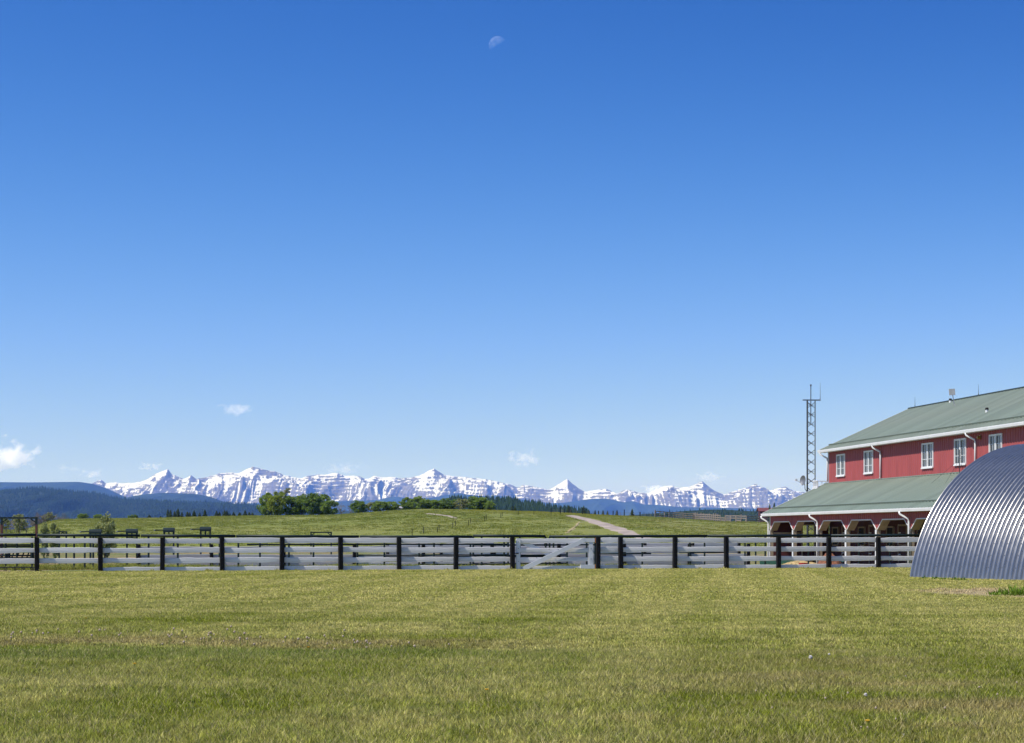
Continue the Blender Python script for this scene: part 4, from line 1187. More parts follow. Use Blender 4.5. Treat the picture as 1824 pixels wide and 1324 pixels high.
def bucket(label, p, c, r=.17, h=.3):
    root = empty('bucket', tuple(p)); tag(root, label, 'bucket')
    cm = mat('bucket_paint', c, .45, var=.08); b = MB(); n = 16
    for (z, q) in ((0, .8), (h, 1), (h, .93), (.03, .74)):
        b.v += [(r*q*math.cos(2*math.pi*k/n), r*q*math.sin(2*math.pi*k/n), z) for k in range(n)]
    for s in range(3):
        for k in range(n): b.f.append((s*n+k, s*n+(k+1)%n, (s+1)*n+(k+1)%n, (s+1)*n+k)); b.mi.append(0)
    b.f.append(tuple(3*n + k for k in range(n))); b.f.append(tuple(reversed(range(n)))); b.mi += [0, 0]
    b.build('pail', cm, root, smooth=False)
    b = MB(); b.tube([(r*math.cos(a), .02, h + .16*math.sin(a)) for a in [math.pi*i/10 for i in range(11)]], .008, 5); b.build('handle', M['grey_metal'], root)
bucket('red bucket on the straw by the lean-to', BW(13.0, -2.0, -.28), (.38, .02, .03), .26, .22)
bucket('teal bucket hung low at a lean-to post', BW(12.4, .5, .0), (.03, .22, .23), .16, .3)

# ------------------------------------------------------------------ lattice tower
def tower():
    Y = 126.0; k = Y / F; g = -.3; root = empty('lattice_tower', (px(1444.3, Y), Y, g), .18); tag(root, 'steel lattice radio tower behind the far end of the barn', 'tower')
    zt = pz(713, Y) - g; w_ = 7.0 * k; hw = [(-w_, -.10), (w_, -.10), (-w_*.55, .36)]
    for (x, y) in hw:
        t = MB(); t.tube([(x, y, 0), (x, y, zt)], .034, 6); t.build('leg', M['tower_steel'], root)
    n = 17; br = MB(); st = zt / n
    def faces(i): return ((0, 1), (1, 2), (2, 0))
    me_b = MB()
    for (a, b_) in faces(0):
        A, B_ = hw[a], hw[b_]
        me_b.tube([(A[0], A[1], .0), (B_[0], B_[1], st * .62)], .017, 5); me_b.tube([(B_[0], B_[1], 0), (A[0], A[1], st * .62)], .017, 5)
        me_b.tube([(A[0], A[1], st * .31), (B_[0], B_[1], st * .31)], .009, 5)
    mm = me_b.mesh('brace_panel', M['tower_steel'])
    for i in range(n): link('brace_panel', mm, root, loc=(0, 0, i * st + .1))
    t = MB(); t.bar((-15 * k, 0, zt), (18 * k, 0, zt + .01), .05, .08); ar = t.build('cross_arm', M['grey_metal'], root)
    t = MB(); t.tube([(0, 0, zt - 1.5), (0, 0, zt + 26 * k)], .03, 6); t.tube([(0, 0, zt + 25 * k), (0, 0, zt + 28 * k)], [.06, .05], 8); t.build('mast', M['tower_steel'], root)
    t = MB(); t.tube([(17.5 * k, 0, zt - .04), (17.5 * k, 0, zt + 5 * k), (17.5 * k, 0, zt + 32 * k)], [.03, .02, .006], 6); t.build('whip_antenna', M['grey_metal'], ar)
    t = MB(); zc = pz(858, Y) - g; x0 = -w_
    t.tube([(x0, -.1, zc - .75), (x0 - .18, -.12, zc - .5), (x0 - .22, -.12, zc)], .022, 6); t.build('dish_arm', M['tower_steel'], root)
    d = MB(); n_ = 18; ax = Vector((-1, -.35, .12)).normalized(); e1 = Vector((0, 0, 1)); e1 = (e1 - ax * e1.dot(ax)).normalized(); e2 = ax.cross(e1); c = Vector((x0 - .26, -.12, zc + .05))
    for ring in range(5):
        q = ring / 4; rr = .31 * q; off = .10 * q * q
        d.v += [tuple(c + ax * off + e1 * rr * math.cos(2*math.pi*j/n_) * 1.1 + e2 * rr * math.sin(2*math.pi*j/n_)) for j in range(n_)]
    for ring in range(4):
        for j in range(n_): d.f.append((ring*n_+j, ring*n_+(j+1)%n_, (ring+1)*n_+(j+1)%n_, (ring+1)*n_+j)); d.mi.append(0)
    do = d.build('dish', M['grey_metal'], root, smooth=True)
    t = MB(); t.tube([tuple(c + Vector((0, 0, -.28))), tuple(c + Vector((-.55, -.15, .02)))], .014, 5); t.box(c.x - .66, c.x - .52, c.y - .2, c.y - .1, c.z - .03, c.z + .10); t.build('feed_horn', M['white_paint'], do)
tower()

# small outbuildings
def outbuilding(name, label, u0, u1, veave, vtop, Y, wall, roofm, depth=4.0):
    k = Y / F; x0, x1 = px(u0, Y), px(u1, Y); g = tz((x0 + x1)/2, Y) - .2; ze, zr = pz(veave, Y) - g, pz(vtop, Y) - g
    root = empty(name, ((x0 + x1)/2, Y, g)); tag(root, label, 'shed'); hw = (x1 - x0)/2
    b = MB(); b.box(-hw, hw, 0, depth, 0, ze); b.build('wall', wall, root)
    b = MB(); o = .12 * hw
    b.hexa([(-hw-o, -.3, ze), (hw+o, -.3, ze), (hw+o, depth/2, zr - .05), (-hw-o, depth/2, zr - .05), (-hw-o, -.3, ze+.06), (hw+o, -.3, ze+.06), (hw+o, depth/2, zr), (-hw-o, depth/2, zr)])
    b.hexa([(-hw-o, depth/2 + .01, zr - .05), (hw+o, depth/2 + .01, zr - .05), (hw+o, depth+.3, ze), (-hw-o, depth+.3, ze), (-hw-o, depth/2 + .01, zr), (hw+o, depth/2 + .01, zr), (hw+o, depth+.3, ze+.06), (-hw-o, depth+.3, ze+.06)])
    b.build('roof', roofm, root)
    b = MB(); b.box(-hw*.35, hw*.2, -.03, -.003, 0, ze*.75); b.build('door', M['old_wood'], root)
outbuilding('small_shed', 'little weathered grey shed on the hill crest between two clumps of aspens', 705.5, 719.5, 905.5, 901.6, 668, mat('shed_grey', (.28, .27, .28), .9), mat('shed_roof', (.30, .29, .30), .8), 5)
outbuilding('red_shed', 'red-roofed shed glimpsed left of the barn eave', 1354, 1410, 911, 904.5, 735, M['red_dark'], mat('red_roof', (.14, .035, .03), .7), 6)

# ------------------------------------------------------------------ fences on the hill
def wire_fence():
    pts = [(734,955),(754,951),(779,949),(782,944),(806.5,942),(811,938),(834.5,937),(838,931.5),(863,929),(866,925.5),(892,923),(894.5,919.5),(923,917.5),(951,917),(981.5,917),(998,917.5)]
    p3 = []
    for (u, v) in pts:
        x, y = hill_px(u, v); p3.append((x, y, tz(x, y)))
    root = empty('wire_fence', p3[0]); tag(root, 'thin wire fence with dark posts climbing the pasture hill', 'fence')
    r = random.Random(2); pm = MB(); pm.tube([(0, 0, -.3), (.02, 0, 1.1)], .06, 6); pm = pm.mesh('post', M['black_post'])
    for p in p3: link('post', pm, root, loc=(p[0] - p3[0][0], p[1] - p3[0][1], p[2] - p3[0][2]), scale=(1, 1, r.uniform(.85, 1.15)))
    wm = MB()
    for a, b_ in zip(p3[::2][:-1], p3[::2][1:]):
        for z in (.4, .75, 1.1): wm.tube([(a[0]-p3[0][0], a[1]-p3[0][1], a[2]-p3[0][2]+z), (b_[0]-p3[0][0], b_[1]-p3[0][1], b_[2]-p3[0][2]+z)], .008, 4, cap=False)
    wm.build('wires', M['dark_metal'], root)
wire_fence()
def crest_fence():
    us = [(981.5,913.6),(998,914),(1005,914.5),(1037.5,916),(1066,917),(1092,918.5),(1112,919.5),(1140,920.5),(1168,921.5)]
    p3 = []
    for (u, v) in us: x, y = hill_px(u, v); p3.append(Vector((x, y, tz(x, y))))
    root = empty('wire_fence', tuple(p3[0])); tag(root, 'sagging wire fence along the crest where the dirt road tops the hill', 'fence')
    r = random.Random(8); pm = MB(); pm.tube([(0, 0, -.3), (.03, 0, 1.75)], .15, 7); pm = pm.mesh('post', M['black_post'])
    sm = MB(); sm.tube([(0, 0, -.2), (0, 0, 1.2)], .05, 5); sm = sm.mesh('stake', M['old_wood'])
    for k, p in enumerate(p3): link('post', pm, root, loc=tuple(p - p3[0]), scale=(1, 1, r.uniform(.75, 1.2)))
    for a, b_ in zip(p3[:-1], p3[1:]):
        for q in (.33, .66): c = a.lerp(b_, q); c.z = tz(c.x, c.y); link('stake', sm, root, loc=tuple(c - p3[0]), scale=(1, 1, r.uniform(.8, 1.1)))
    wm = MB()
    for a, b_ in zip(p3[:-1], p3[1:]):
        for z in (.45, .8, 1.15): wm.tube([tuple(a - p3[0] + Vector((0,0,z))), tuple(b_ - p3[0] + Vector((0,0,z)))], .016, 4, cap=False)
    wm.build('wires', M['dark_metal'], root)
crest_fence()
def corral(label, rows, hp, seed):
    """old timber corral: posts with three weathered rails, several runs"""
    root = None; r = random.Random(seed)
    pm = MB(); pm.box(-.14, .14, -.14, .14, -.3, hp); pm = pm.mesh('post', M['old_wood'])
    rails = [MB() for _ in range(3)]
    for run in rows:
        pts = []
        for (u, v, dy) in run:
            x, y = hill_px(u, v); y += dy; x = px(u, y); pts.append(Vector((x, y, tz(x, y))))
        if root is None: root = empty('timber_corral', tuple(pts[0])); tag(root, label, 'corral'); O = pts[0]
        for a, b_ in zip(pts[:-1], pts[1:]):
            n = max(1, int((b_ - a).length / 3.2))
            for q in range(n):
                c0, c1 = a.lerp(b_, q / n), a.lerp(b_, (q + 1) / n)
                c0.z = tz(c0.x, c0.y) - .05; c1.z = tz(c1.x, c1.y) - .05
                link('post', pm, root, loc=tuple(c0 - O), rz=r.uniform(0, 1), scale=(1, 1, r.uniform(.85, 1.2)))
                for j, z in enumerate((.42, .85, 1.28)):
                    if r.random() < .07: continue
                    e = lambda: Vector((0, 0, r.uniform(-.06, .06)))
                    rails[j].bar(tuple(c0 - O + Vector((0, -.13, z * hp / 1.45)) + e()), tuple(c1 - O + Vector((0, -.13, z * hp / 1.45)) + e()),   .07, .30)
    for j in range(3): o = rails[j].build('rails', M['old_wood'], root); o['kind'] = 'stuff'
corral('weathered timber corral of posts and rails along the hill crest left of the barn',
       [[(1167,921.5,0),(1200,923,0),(1235,925.5,0),(1283,929.5,0),(1330,931,0),(1372,931.5,0),(1420,932,0)],
        [(1168,920.5,40),(1240,922,60),(1320,926,60),(1400,928,60)],
        [(1236,922,90),(1300,921,110),(1400,922,110)],
        [(1283,927,20),(1290,924,90)], [(1330,929,20),(1325,924,100)], [(1235,925,0),(1240,921,90)]], 2.2, 5)

# ------------------------------------------------------------------ trees
def leaf_cloud(P, size, r):
    """P (n,3) leaf centres -> quads"""
    n = len(P)
    a = r.normal(size=(n, 3)); a[:, 2] *= .6; a /= np.linalg.norm(a, axis=1)[:, None]
    b = np.cross(a, r.normal(size=(n, 3))); b /= np.linalg.norm(b, axis=1)[:, None]
    s = size * (.6 + .8 * r.random(n))[:, None]
    V = np.stack([P - a*s, P + b*s*.6, P + a*s, P - b*s*.6], 1).reshape(-1, 3)
    T = np.arange(4 * n).reshape(n, 4)
    return V, T
def broad_meshes(seed, nclump, nleaf, leaf, spread=(.42, .42, .40), zc=.60, low=.16, matl='leaf_aspen', bark='bark', clump=.10):
    """unit-height tree: (trunk mesh, crown mesh)"""
    r = np.random.default_rng(seed)
    C = []
    while len(C) < nclump:
        p = r.uniform(-1, 1, 3); q = np.linalg.norm(p)
        if q > 1 or q < .35: continue
        c = np.array([p[0]*spread[0], p[1]*spread[1], zc + p[2]*spread[2]])
        if c[2] < low or c[2] > 1.0: continue
        C.append(c)
    C = np.array(C)
    rad = clump * (.7 + .7 * r.random(nclump))
    P = []
    for c, q in zip(C, rad):
        m_ = r.normal(size=(nleaf, 3)); m_ /= np.linalg.norm(m_, axis=1)[:, None]
        P.append(c + m_ * (q * (r.random(nleaf)**.45)[:, None]) * np.array([1, 1, .8]))
    P = np.concatenate(P)
    V, T = leaf_cloud(P, leaf, r)
    crown = tri_mesh('crown', V, T, M[matl])
    t = MB(); rt = random.Random(seed)
    bend = [(rt.uniform(-.03, .03), rt.uniform(-.03, .03)) for _ in range(4)]
    tp = [(0, 0, -.03), (bend[0][0], bend[0][1], .22), (bend[1][0], bend[1][1], .45), (bend[2][0], bend[2][1], .8)]
    t.tube(tp, [.028, .022, .016, .006], 7)
    for c in C[::max(1, nclump // 12)]:
        z0 = min(.55, max(.14, c[2] - .25)); t.tube([(bend[0][0]*z0/.3 if z0 < .3 else bend[1][0], bend[1][1]*.7, z0), tuple((c + np.array([bend[1][0], bend[1][1], z0])) * .5 + np.array([0, 0, -.02])), tuple(c)], [.012, .008, .004], 5)
    return t.mesh('trunk', M[bark], smooth=True), crown
def conifer_meshes(seed, n=230, matl='needle'):
    r = np.random.default_rng(seed); V, T = [], []
    for i in range(n):
        z = .06 + .93 * (i / n)**.9; rad = .19 * (1 - z)**.8 * (.65 + .6 * r.random()) + .012
        a = r.random() * 6.283; d = np.array([math.cos(a), math.sin(a), 0]); s = np.array([-d[1], d[0], 0])
        tip = d * rad + np.array([0, 0, z - .05 * rad / .19 - .02]); w_ = .05 * (1 - z * .6)
        b0 = np.array([0, 0, z + .035]); m_ = d * rad * .55
        k = len(V)
        V += [b0, m_ + s*w_ + np.array([0, 0, z - .02]), tip, m_ - s*w_ + np.array([0, 0, z - .02]), d*rad*.5 + np.array([0, 0, z + .025])]
        T += [(k, k+1, k+4), (k+1, k+2, k+4), (k+2, k+3, k+4), (k+3, k, k+4)]
    crown = tri_mesh('crown', np.array(V), np.array(T), M[matl])
    t = MB(); t.tube([(0, 0, -.03), (0, 0, .97)], [.018, .002], 6)
    return t.mesh('trunk', M['bark']), crown
def tree(name, label, mm, x, y, h, wd=1.0, rz=0.0, group=None, z=None):
    root = empty(name, (x, y, tz(x, y) - .05 if z is None else z), rz); tag(root, label, 'tree', group)
    link('trunk', mm[0], root, scale=(h * wd, h * wd, h)); link('crown', mm[1], root, scale=(h * wd, h * wd, h))
    return root
ASP = [broad_meshes(s, 64, 84, .036, clump=.12, zc=.53, low=.08, spread=(.46, .46, .46)) for s in (1, 2, 3, 4)]
YEL = [broad_meshes(s, 55, 90, .036, matl='leaf_yellow', clump=.12, zc=.54, low=.08, spread=(.44, .44, .46)) for s in (11, 12)]
PAL = [broad_meshes(s, 42, 60, .032, matl='leaf_pale', bark='pale_bark') for s in (21, 22)]
BARE = [broad_meshes(s, 26, 26, .020, matl='twig', bark='pale_bark', clump=.12) for s in (31, 32)]
CON = [conifer_meshes(s) for s in (41, 42, 43, 44)]
YC_ = 652.0
def crest_tree(name, label, mm, u, vt, vb, wpx, Y=YC_, group=None, dz=0.0):
    Y = Y + 170 if Y < 560 else Y; x = px(u, Y); g = tz(x, Y); zt_ = pz(vt, Y); h = zt_ - g + .0
    tree(name, label, mm, x, Y, h, 1.12 * (wpx / F * Y) / (h * .86), random.uniform(0, 6), group)
G1 = 'aspens in the large clump on the hill crest'
for (nm, lb, mm, u, vt, w_, Y) in (
    ('aspen_tree', 'dull green aspen at the left end of the large clump on the crest', ASP[0], 475, 878, 25, 482),
    ('aspen_tree', 'yellow-green aspen second from the left in the large clump', YEL[0], 494, 875, 30, 478),
    ('pine_tree', 'gaunt bare-stemmed tree rising above the large clump, tallest on the crest', None, 509, 869, 20, 488),
    ('aspen_tree', 'dark rounded aspen just right of the gaunt tall tree', ASP[1], 519, 883, 30, 480),
    ('aspen_tree', 'full green aspen in the middle of the large clump', ASP[2], 538, 882, 30, 484),
    ('aspen_tree', 'high green aspen right of the middle of the large clump', ASP[3], 556, 879, 30, 479),
    ('aspen_tree', 'broad green aspen near the right end of the large clump', ASP[0], 573, 880.5, 30, 483),
    ('aspen_tree', 'lowest dark aspen closing the large clump at right', ASP[1], 588, 891, 26, 477)):
    if mm is None:
        t = MB(); t.tube([(0,0,-.03), (.01,0,.3), (-.01,.02,.6), (.04,0,.93)], [.022,.017,.012,.005], 7)
        r_ = np.random.default_rng(5); P = []
        for (c, q) in (((.05,0,.93),.07), ((.11,.02,.96),.06), ((.0,.03,.88),.06), ((-.05,-.02,.82),.055), ((.09,0,.86),.05), ((-.03,.03,.72),.06), ((.05,-.03,.66),.06)):
            t.tube([(0, 0, c[2] - .15), (c[0]*.6, c[1], c[2] - .05), c], [.009, .006, .003], 5)
            m_ = r_.normal(size=(70, 3)) * np.array([1, 1, .6]); P.append(np.array(c) + m_ * q * .5)
        V, T = leaf_cloud(np.concatenate(P), .020, r_)
        mm = (t.mesh('trunk', M['pale_bark'], smooth=True), tri_mesh('crown', V, T, M['leaf_pale']))
        Y += 170; x = px(u, Y); h = pz(vt, Y) - tz(x, Y); tree(nm, lb, mm, x, Y, h, 1.0, 0, None)
    else: crest_tree(nm, lb, mm, u, vt, 918, w_, Y, G1)
for (lb, mm, u, vt, w_, Y) in (
    ('leafless grey tree alone right of the large clump', BARE[0], 607, 896, 16, 484),
    ('grey twiggy tree at the left of the low clump near the shed', BARE[1], 627, 893, 16, 486),
    ('round green aspen standing first right of the leafless trees', ASP[2], 640, 892.5, 28, 482),
    ('pale thin tree between the round aspen and the grey shed', PAL[0], 661, 894, 22, 485),
    ('middle green aspen of three left of the grey shed', ASP[3], 677, 893, 24, 481),
    ('green aspen right next to the left side of the grey shed', ASP[1], 696, 893, 24, 483),
    ('green aspen right next to the right side of the grey shed', ASP[0], 727, 886, 24, 486),
    ('tallest aspen of the row right of the grey shed', ASP[2], 746, 884.5, 28, 482),
    ('third aspen in the row right of the grey shed', ASP[3], 765, 890, 24, 485),
    ('fourth aspen in the row right of the grey shed, lower than its neighbours', ASP[1], 780, 890.5, 22, 481),
    ('fifth aspen in the row right of the grey shed', ASP[0], 797, 887.5, 26, 484),
    ('pale green aspen before the broad last tree of the row', PAL[1], 821, 888, 26, 482),
    ('broad round aspen ending the row beside the dark conifers', ASP[2], 852, 885.5, 44, 486),
    ('small low aspen at the right foot of the last broad tree', ASP[3], 872, 893, 16, 481)):
    crest_tree('leafless_tree' if 'grey t' in lb else 'aspen_tree', lb, mm, u, vt, 910, w_, Y, 'trees along the hill crest right of the large clump')
GC = 'dark conifers along the left crest'
ORD = 'first second third fourth fifth sixth seventh eighth ninth tenth eleventh twelfth thirteenth fourteenth fifteenth sixteenth seventeenth eighteenth nineteenth twentieth twenty-first twenty-second twenty-third'.split()
for k, (u, vt, w_) in enumerate(((244,918,7),(266,916.5,10),(286,918.5,5),(299,907,9),(303.5,908,9),(311,910.5,9),(317,905.5,11),(324,912,9),(334,911,9),(338,912,7),(345.6,909,10),(355.5,913,7),(365,907.5,10),
        (386,910,10),(391,911.5,8),(400,908.5,9),(404,909,9),(409.5,914,6),(416,912,9),(427,912.5,9),(436.5,908.5,10),(444,912,8),(450,913.5,9))):
    lb = {317: 'tallest dark conifer on the left crest', 365: 'dark conifer standing a little apart in the middle of the left crest', 244: 'leftmost small conifer on the left crest', 450: 'last small conifer before the large clump'}.get(int(u), 'dark conifer on the left crest, %s from the left' % ORD[k])
    crest_tree('conifer', lb, CON[k % 4], u, vt, 924, w_ * 2.9, 478 + (k * 7) % 11, GC)
for (lb, u, vt, w_) in (('round bush on the left crest, left of the young tree', 147, 914.8, 17), ('round bush on the left crest behind the young tree', 175, 916, 14), ('green bush on the crest right of the young tree', 236, 916.5, 14)):
    crest_tree('bush', lb, ASP[int(u) % 4], u, vt, 925, w_, 480, 'bushes on the left crest')
for k, (lb, u, vt, w_) in enumerate((('tall conifer beside the top of the dirt road', 1013.5, 900, 11), ('conifer just right of the dirt road top', 1040, 900.5, 8), ('small conifer right of the dirt road, second from it', 1048.5, 907, 6),
        ('small conifer right of the dirt road, third from it', 1060, 908.5, 6), ('small conifer right of the dirt road, fourth from it', 1074, 908.5, 7), ('small conifer right of the dirt road, fifth from it', 1082, 909.5, 6),
        ('conifer among the crest fence posts nearest the timber corral', 1099, 908, 7), ('lone conifer above the start of the timber corral', 1126, 906.5, 9), ('pair of dark conifers before the wood, left one', 912, 902, 8), ('pair of dark conifers before the wood, right one', 917, 901.5, 8),
        ('conifer left of the barn eave', 1371, 897.5, 9), ('bushier conifer nearest the barn eave', 1379, 895.5, 12))):
    crest_tree('conifer', lb, CON[k % 4], u, vt, 918, w_ * 2.9, 490, 'scattered conifers on the right crest')
# bare thicket beyond the left shoulder
r_ = random.Random(12); TU = sorted(r_.uniform(-20, 62) for _ in range(13)) + sorted(r_.uniform(62, 118) for _ in range(9))
for k in range(22):
    Y = r_.uniform(420, 560); u = TU[k]
    if k >= 13: Y = 700
    x = px(u, Y); vt = (r_.uniform(914, 934) if k < 13 else r_.uniform(911, 919)); h = pz(vt, Y) - tz(x, Y)
    if h < 1.5: h = 2.5
    lbl = 'bare or budding thicket tree behind the archway, %s from the left' % ORD[k] if k < 13 else 'pale bare tree behind the left shoulder of the hill, %s from the left' % ORD[k - 13]
    tree('thicket_tree', lbl, (BARE + PAL)[r_.choice((0, 1, 0, 1, 2, 3))], x, Y, h, r_.uniform(.7, 1.1), r_.uniform(0, 6), 'bare thicket at the left' if k < 13 else 'bare trees behind the left shoulder')
# young leafy trees in the yard
YNG = [broad_meshes(s, 56, 60, .030, spread=(.32, .32, .42), zc=.56, low=.10, matl='leaf_young', clump=.10) for s in (51, 52, 53)]
for (lb, u, vt, w_, mm) in (('leafy pale green young tree behind the leftmost chute frame', 186, 912.5, 42, YNG[0]), ('small leafy young tree right of the archway', 80, 928, 17, YNG[1]), ('second small leafy young tree right of the archway', 98, 930, 18, YNG[2])):
    Y = 112.0; x = px(u, Y); h = pz(vt, Y) - tz(x, Y); tree('young_tree', lb, mm, x, Y, h, (w_ / F * Y) / (h * .68), u, 'young trees in the yard')

# ------------------------------------------------------------------ lawn
def blade_tuft(seed, n, rad, h0, h1, wd, l0=.4, l1=1.4):
    r = random.Random(seed); b = MB()
    for _ in range(n):
        a, q = r.uniform(0, 6.283), rad * math.sqrt(r.random()); x, y = q * math.cos(a), q * math.sin(a)
        h = r.uniform(h0, h1); la, le = r.uniform(0, 6.283), r.uniform(l0, l1) * h; dx, dy = math.cos(la), math.sin(la)
        ta = r.uniform(0, 6.283); sx, sy = math.cos(ta) * wd / 2, math.sin(ta) * wd / 2
        m_ = (x + dx*le*.35, y + dy*le*.35, h*.6); t = (x + dx*le, y + dy*le, h)
        k = len(b.v); b.v += [(x - sx, y - sy, 0), (x + sx, y + sy, 0), (m_[0] + sx*.8, m_[1] + sy*.8, m_[2]), (m_[0] - sx*.8, m_[1] - sy*.8, m_[2]), t]
        b.f += [(k, k+1, k+2, k+3), (k+3, k+2, k+4)]; b.mi += [0, 0]
    return b.mesh('grass_tuft', M['grass'])
def grass_mat():
    m, n, l = nmat('grass_blades'); n.remove(pr(n)); out = n['Material Output']
    g = n.new('ShaderNodeNewGeometry'); c, bare, s = lawn_color(n, l, g.outputs['Position'])
    rn = n.new('ShaderNodeMapRange'); rn.inputs['To Min'].default_value = .60; rn.inputs['To Max'].default_value = 2.35; l.new(g.outputs['Random Per Island'], rn.inputs['Value'])
    vm = n.new('ShaderNodeVectorMath'); vm.operation = 'SCALE'; l.new(c, vm.inputs[0]); oi_ = n.new('ShaderNodeObjectInfo'); sy_ = n.new('ShaderNodeSeparateXYZ'); l.new(g.outputs['Position'], sy_.inputs[0]); tv = mth(n, l, 'ADD', 1.0, mth(n, l, 'MULTIPLY', ramp(n, l, oi_.outputs['Random'], 0, 1, -.5, .5), ramp(n, l, sy_.outputs['Y'], 18, 45, 1.0, .22))); l.new(mth(n, l, 'MULTIPLY', rn.outputs[0], tv), vm.inputs['Scale'])
    dry = ramp(n, l, g.outputs['Random Per Island'], .90, .93)
    cc = mix_rgb(n, l, dry, vm.outputs[0], (.50, .42, .20))
    d = n.new('ShaderNodeBsdfDiffuse'); t = n.new('ShaderNodeBsdfTranslucent'); l.new(cc, d.inputs['Color']); l.new(cc, t.inputs['Color'])
    gl = n.new('ShaderNodeBsdfGlossy'); gl.inputs['Roughness'].default_value = .45; gl.inputs['Color'].default_value = (.5, .5, .45, 1)
    x = n.new('ShaderNodeMixShader'); x.inputs[0].default_value = .38; l.new(d.outputs[0], x.inputs[1]); l.new(t.outputs[0], x.inputs[2])
    x2 = n.new('ShaderNodeMixShader'); x2.inputs[0].default_value = .025; l.new(x.outputs[0], x2.inputs[1]); l.new(gl.outputs[0], x2.inputs[2])
    l.new(x2.outputs[0], out.inputs['Surface'])
    return m
M['grass'] = grass_mat()
def lawn(label, y0, y1, dens, tufts, smin, smax, seed):
    r = np.random.default_rng(seed); sl = .285; n = int(dens * sl * 2 * (y1*y1 - y0*y0) / 2)
    y = np.sqrt(y0*y0 + (y1*y1 - y0*y0) * r.random(n)); x = (r.random(n)*2 - 1) * (sl * y + 1.0)
    keep = (y - x * .2493) < 80.55                                   # in front of the fence
    ax = np.array([.506, -.863]); rel = np.stack([x - px(1622, 66.0), y - 66.0], -1); s_ = rel @ np.array([.506, -.863]); t_ = rel @ np.array([.863, .506])
    keep &= ~((s_ > -.02) & (t_ > .02) & (t_ < 11.3))
    d2 = ((x - 12.9)/2.6)**2 + ((y - 49.0)/4.2)**2 + 1.0 * (fbm(x * 1.3, y * 1.3, 93, 4) - .5)
    keep &= (d2 > .75) | (r.random(n) < .10)
    x, y = x[keep], y[keep]; n = len(x)
    clump = fbm(x * .9, y * .9, 90, 3)
    sca = (smin + (smax - smin) * r.random(n)) * (.6 + .8 * clump)
    return scatter('lawn_grass', label, 'grass', x, y, np.zeros(n), sca, tufts, r)
def scatter(name, label, cat, x, y, z, sca, tufts, r):
    n = len(x)
    me = bpy.data.meshes.new(name); me.vertices.add(n); me.vertices.foreach_set('co', np.stack([x, y, z], -1).astype(np.float32).reshape(-1))
    for nm, a in (('rot', r.random(n) * 6.283), ('sca', sca)):
        at = me.attributes.new(nm, 'FLOAT', 'POINT'); at.data.foreach_set('value', a.astype(np.float32))
    at = me.attributes.new('pick', 'INT', 'POINT'); at.data.foreach_set('value', r.integers(0, len(tufts_col[tufts].objects), n).astype(np.int32))
    o = link(name, me); tag(o, label, cat, kind='stuff')
    ng = bpy.data.node_groups.new('grass_scatter', 'GeometryNodeTree'); ng.interface.new_socket('Geometry', in_out='INPUT', socket_type='NodeSocketGeometry'); ng.interface.new_socket('Geometry', in_out='OUTPUT', socket_type='NodeSocketGeometry')
    N, Lk = ng.nodes, ng.links; gi, go = N.new('NodeGroupInput'), N.new('NodeGroupOutput')
    iop = N.new('GeometryNodeInstanceOnPoints'); Lk.new(gi.outputs[0], iop.inputs['Points'])
    ci = N.new('GeometryNodeCollectionInfo'); ci.inputs['Collection'].default_value = tufts_col[tufts]; ci.inputs['Separate Children'].default_value = True; ci.inputs['Reset Children'].default_value = True
    Lk.new(ci.outputs[0], iop.inputs['Instance']); iop.inputs['Pick Instance'].default_value = True
    def na(nm, tp):
        q = N.new('GeometryNodeInputNamedAttribute'); q.data_type = tp; q.inputs['Name'].default_value = nm; return q.outputs['Attribute']
    Lk.new(na('pick', 'INT'), iop.inputs['Instance Index'])
    cx = N.new('ShaderNodeCombineXYZ'); Lk.new(na('rot', 'FLOAT'), cx.inputs['Z']); Lk.new(cx.outputs[0], iop.inputs['Rotation'])
    Lk.new(na('sca', 'FLOAT'), iop.inputs['Scale']); Lk.new(iop.outputs[0], go.inputs[0])
    md = o.modifiers.new('scatter', 'NODES'); md.node_group = ng
    return o
tufts_col = {}
def tuft_set(key, args):
    c = bpy.data.collections.new('tufts_' + key)
    for k, a in enumerate(args):
        c.objects.link(bpy.data.objects.new('grass_tuft', blade_tuft(*a)))
    tufts_col[key] = c
tuft_set('near', [(k, 24, .07, .022, .075, .0048, .10, .75) for k in range(6)] )
tuft_set('mid', [(k + 10, 26, .13, .020, .055, .008, .2, 1.0) for k in range(5)])
tuft_set('far', [(k + 20, 26, .22, .020, .050, .014) for k in range(5)])
lawn('short mown grass blades of the near lawn', 11.5, 24, 430, 'near', .7, 1.35, 1)
lawn('short mown grass of the middle lawn', 24, 42, 120, 'mid', .7, 1.3, 2)
lawn('short mown grass of the far lawn up to the fence', 42, 92, 42, 'far', .7, 1.3, 3)

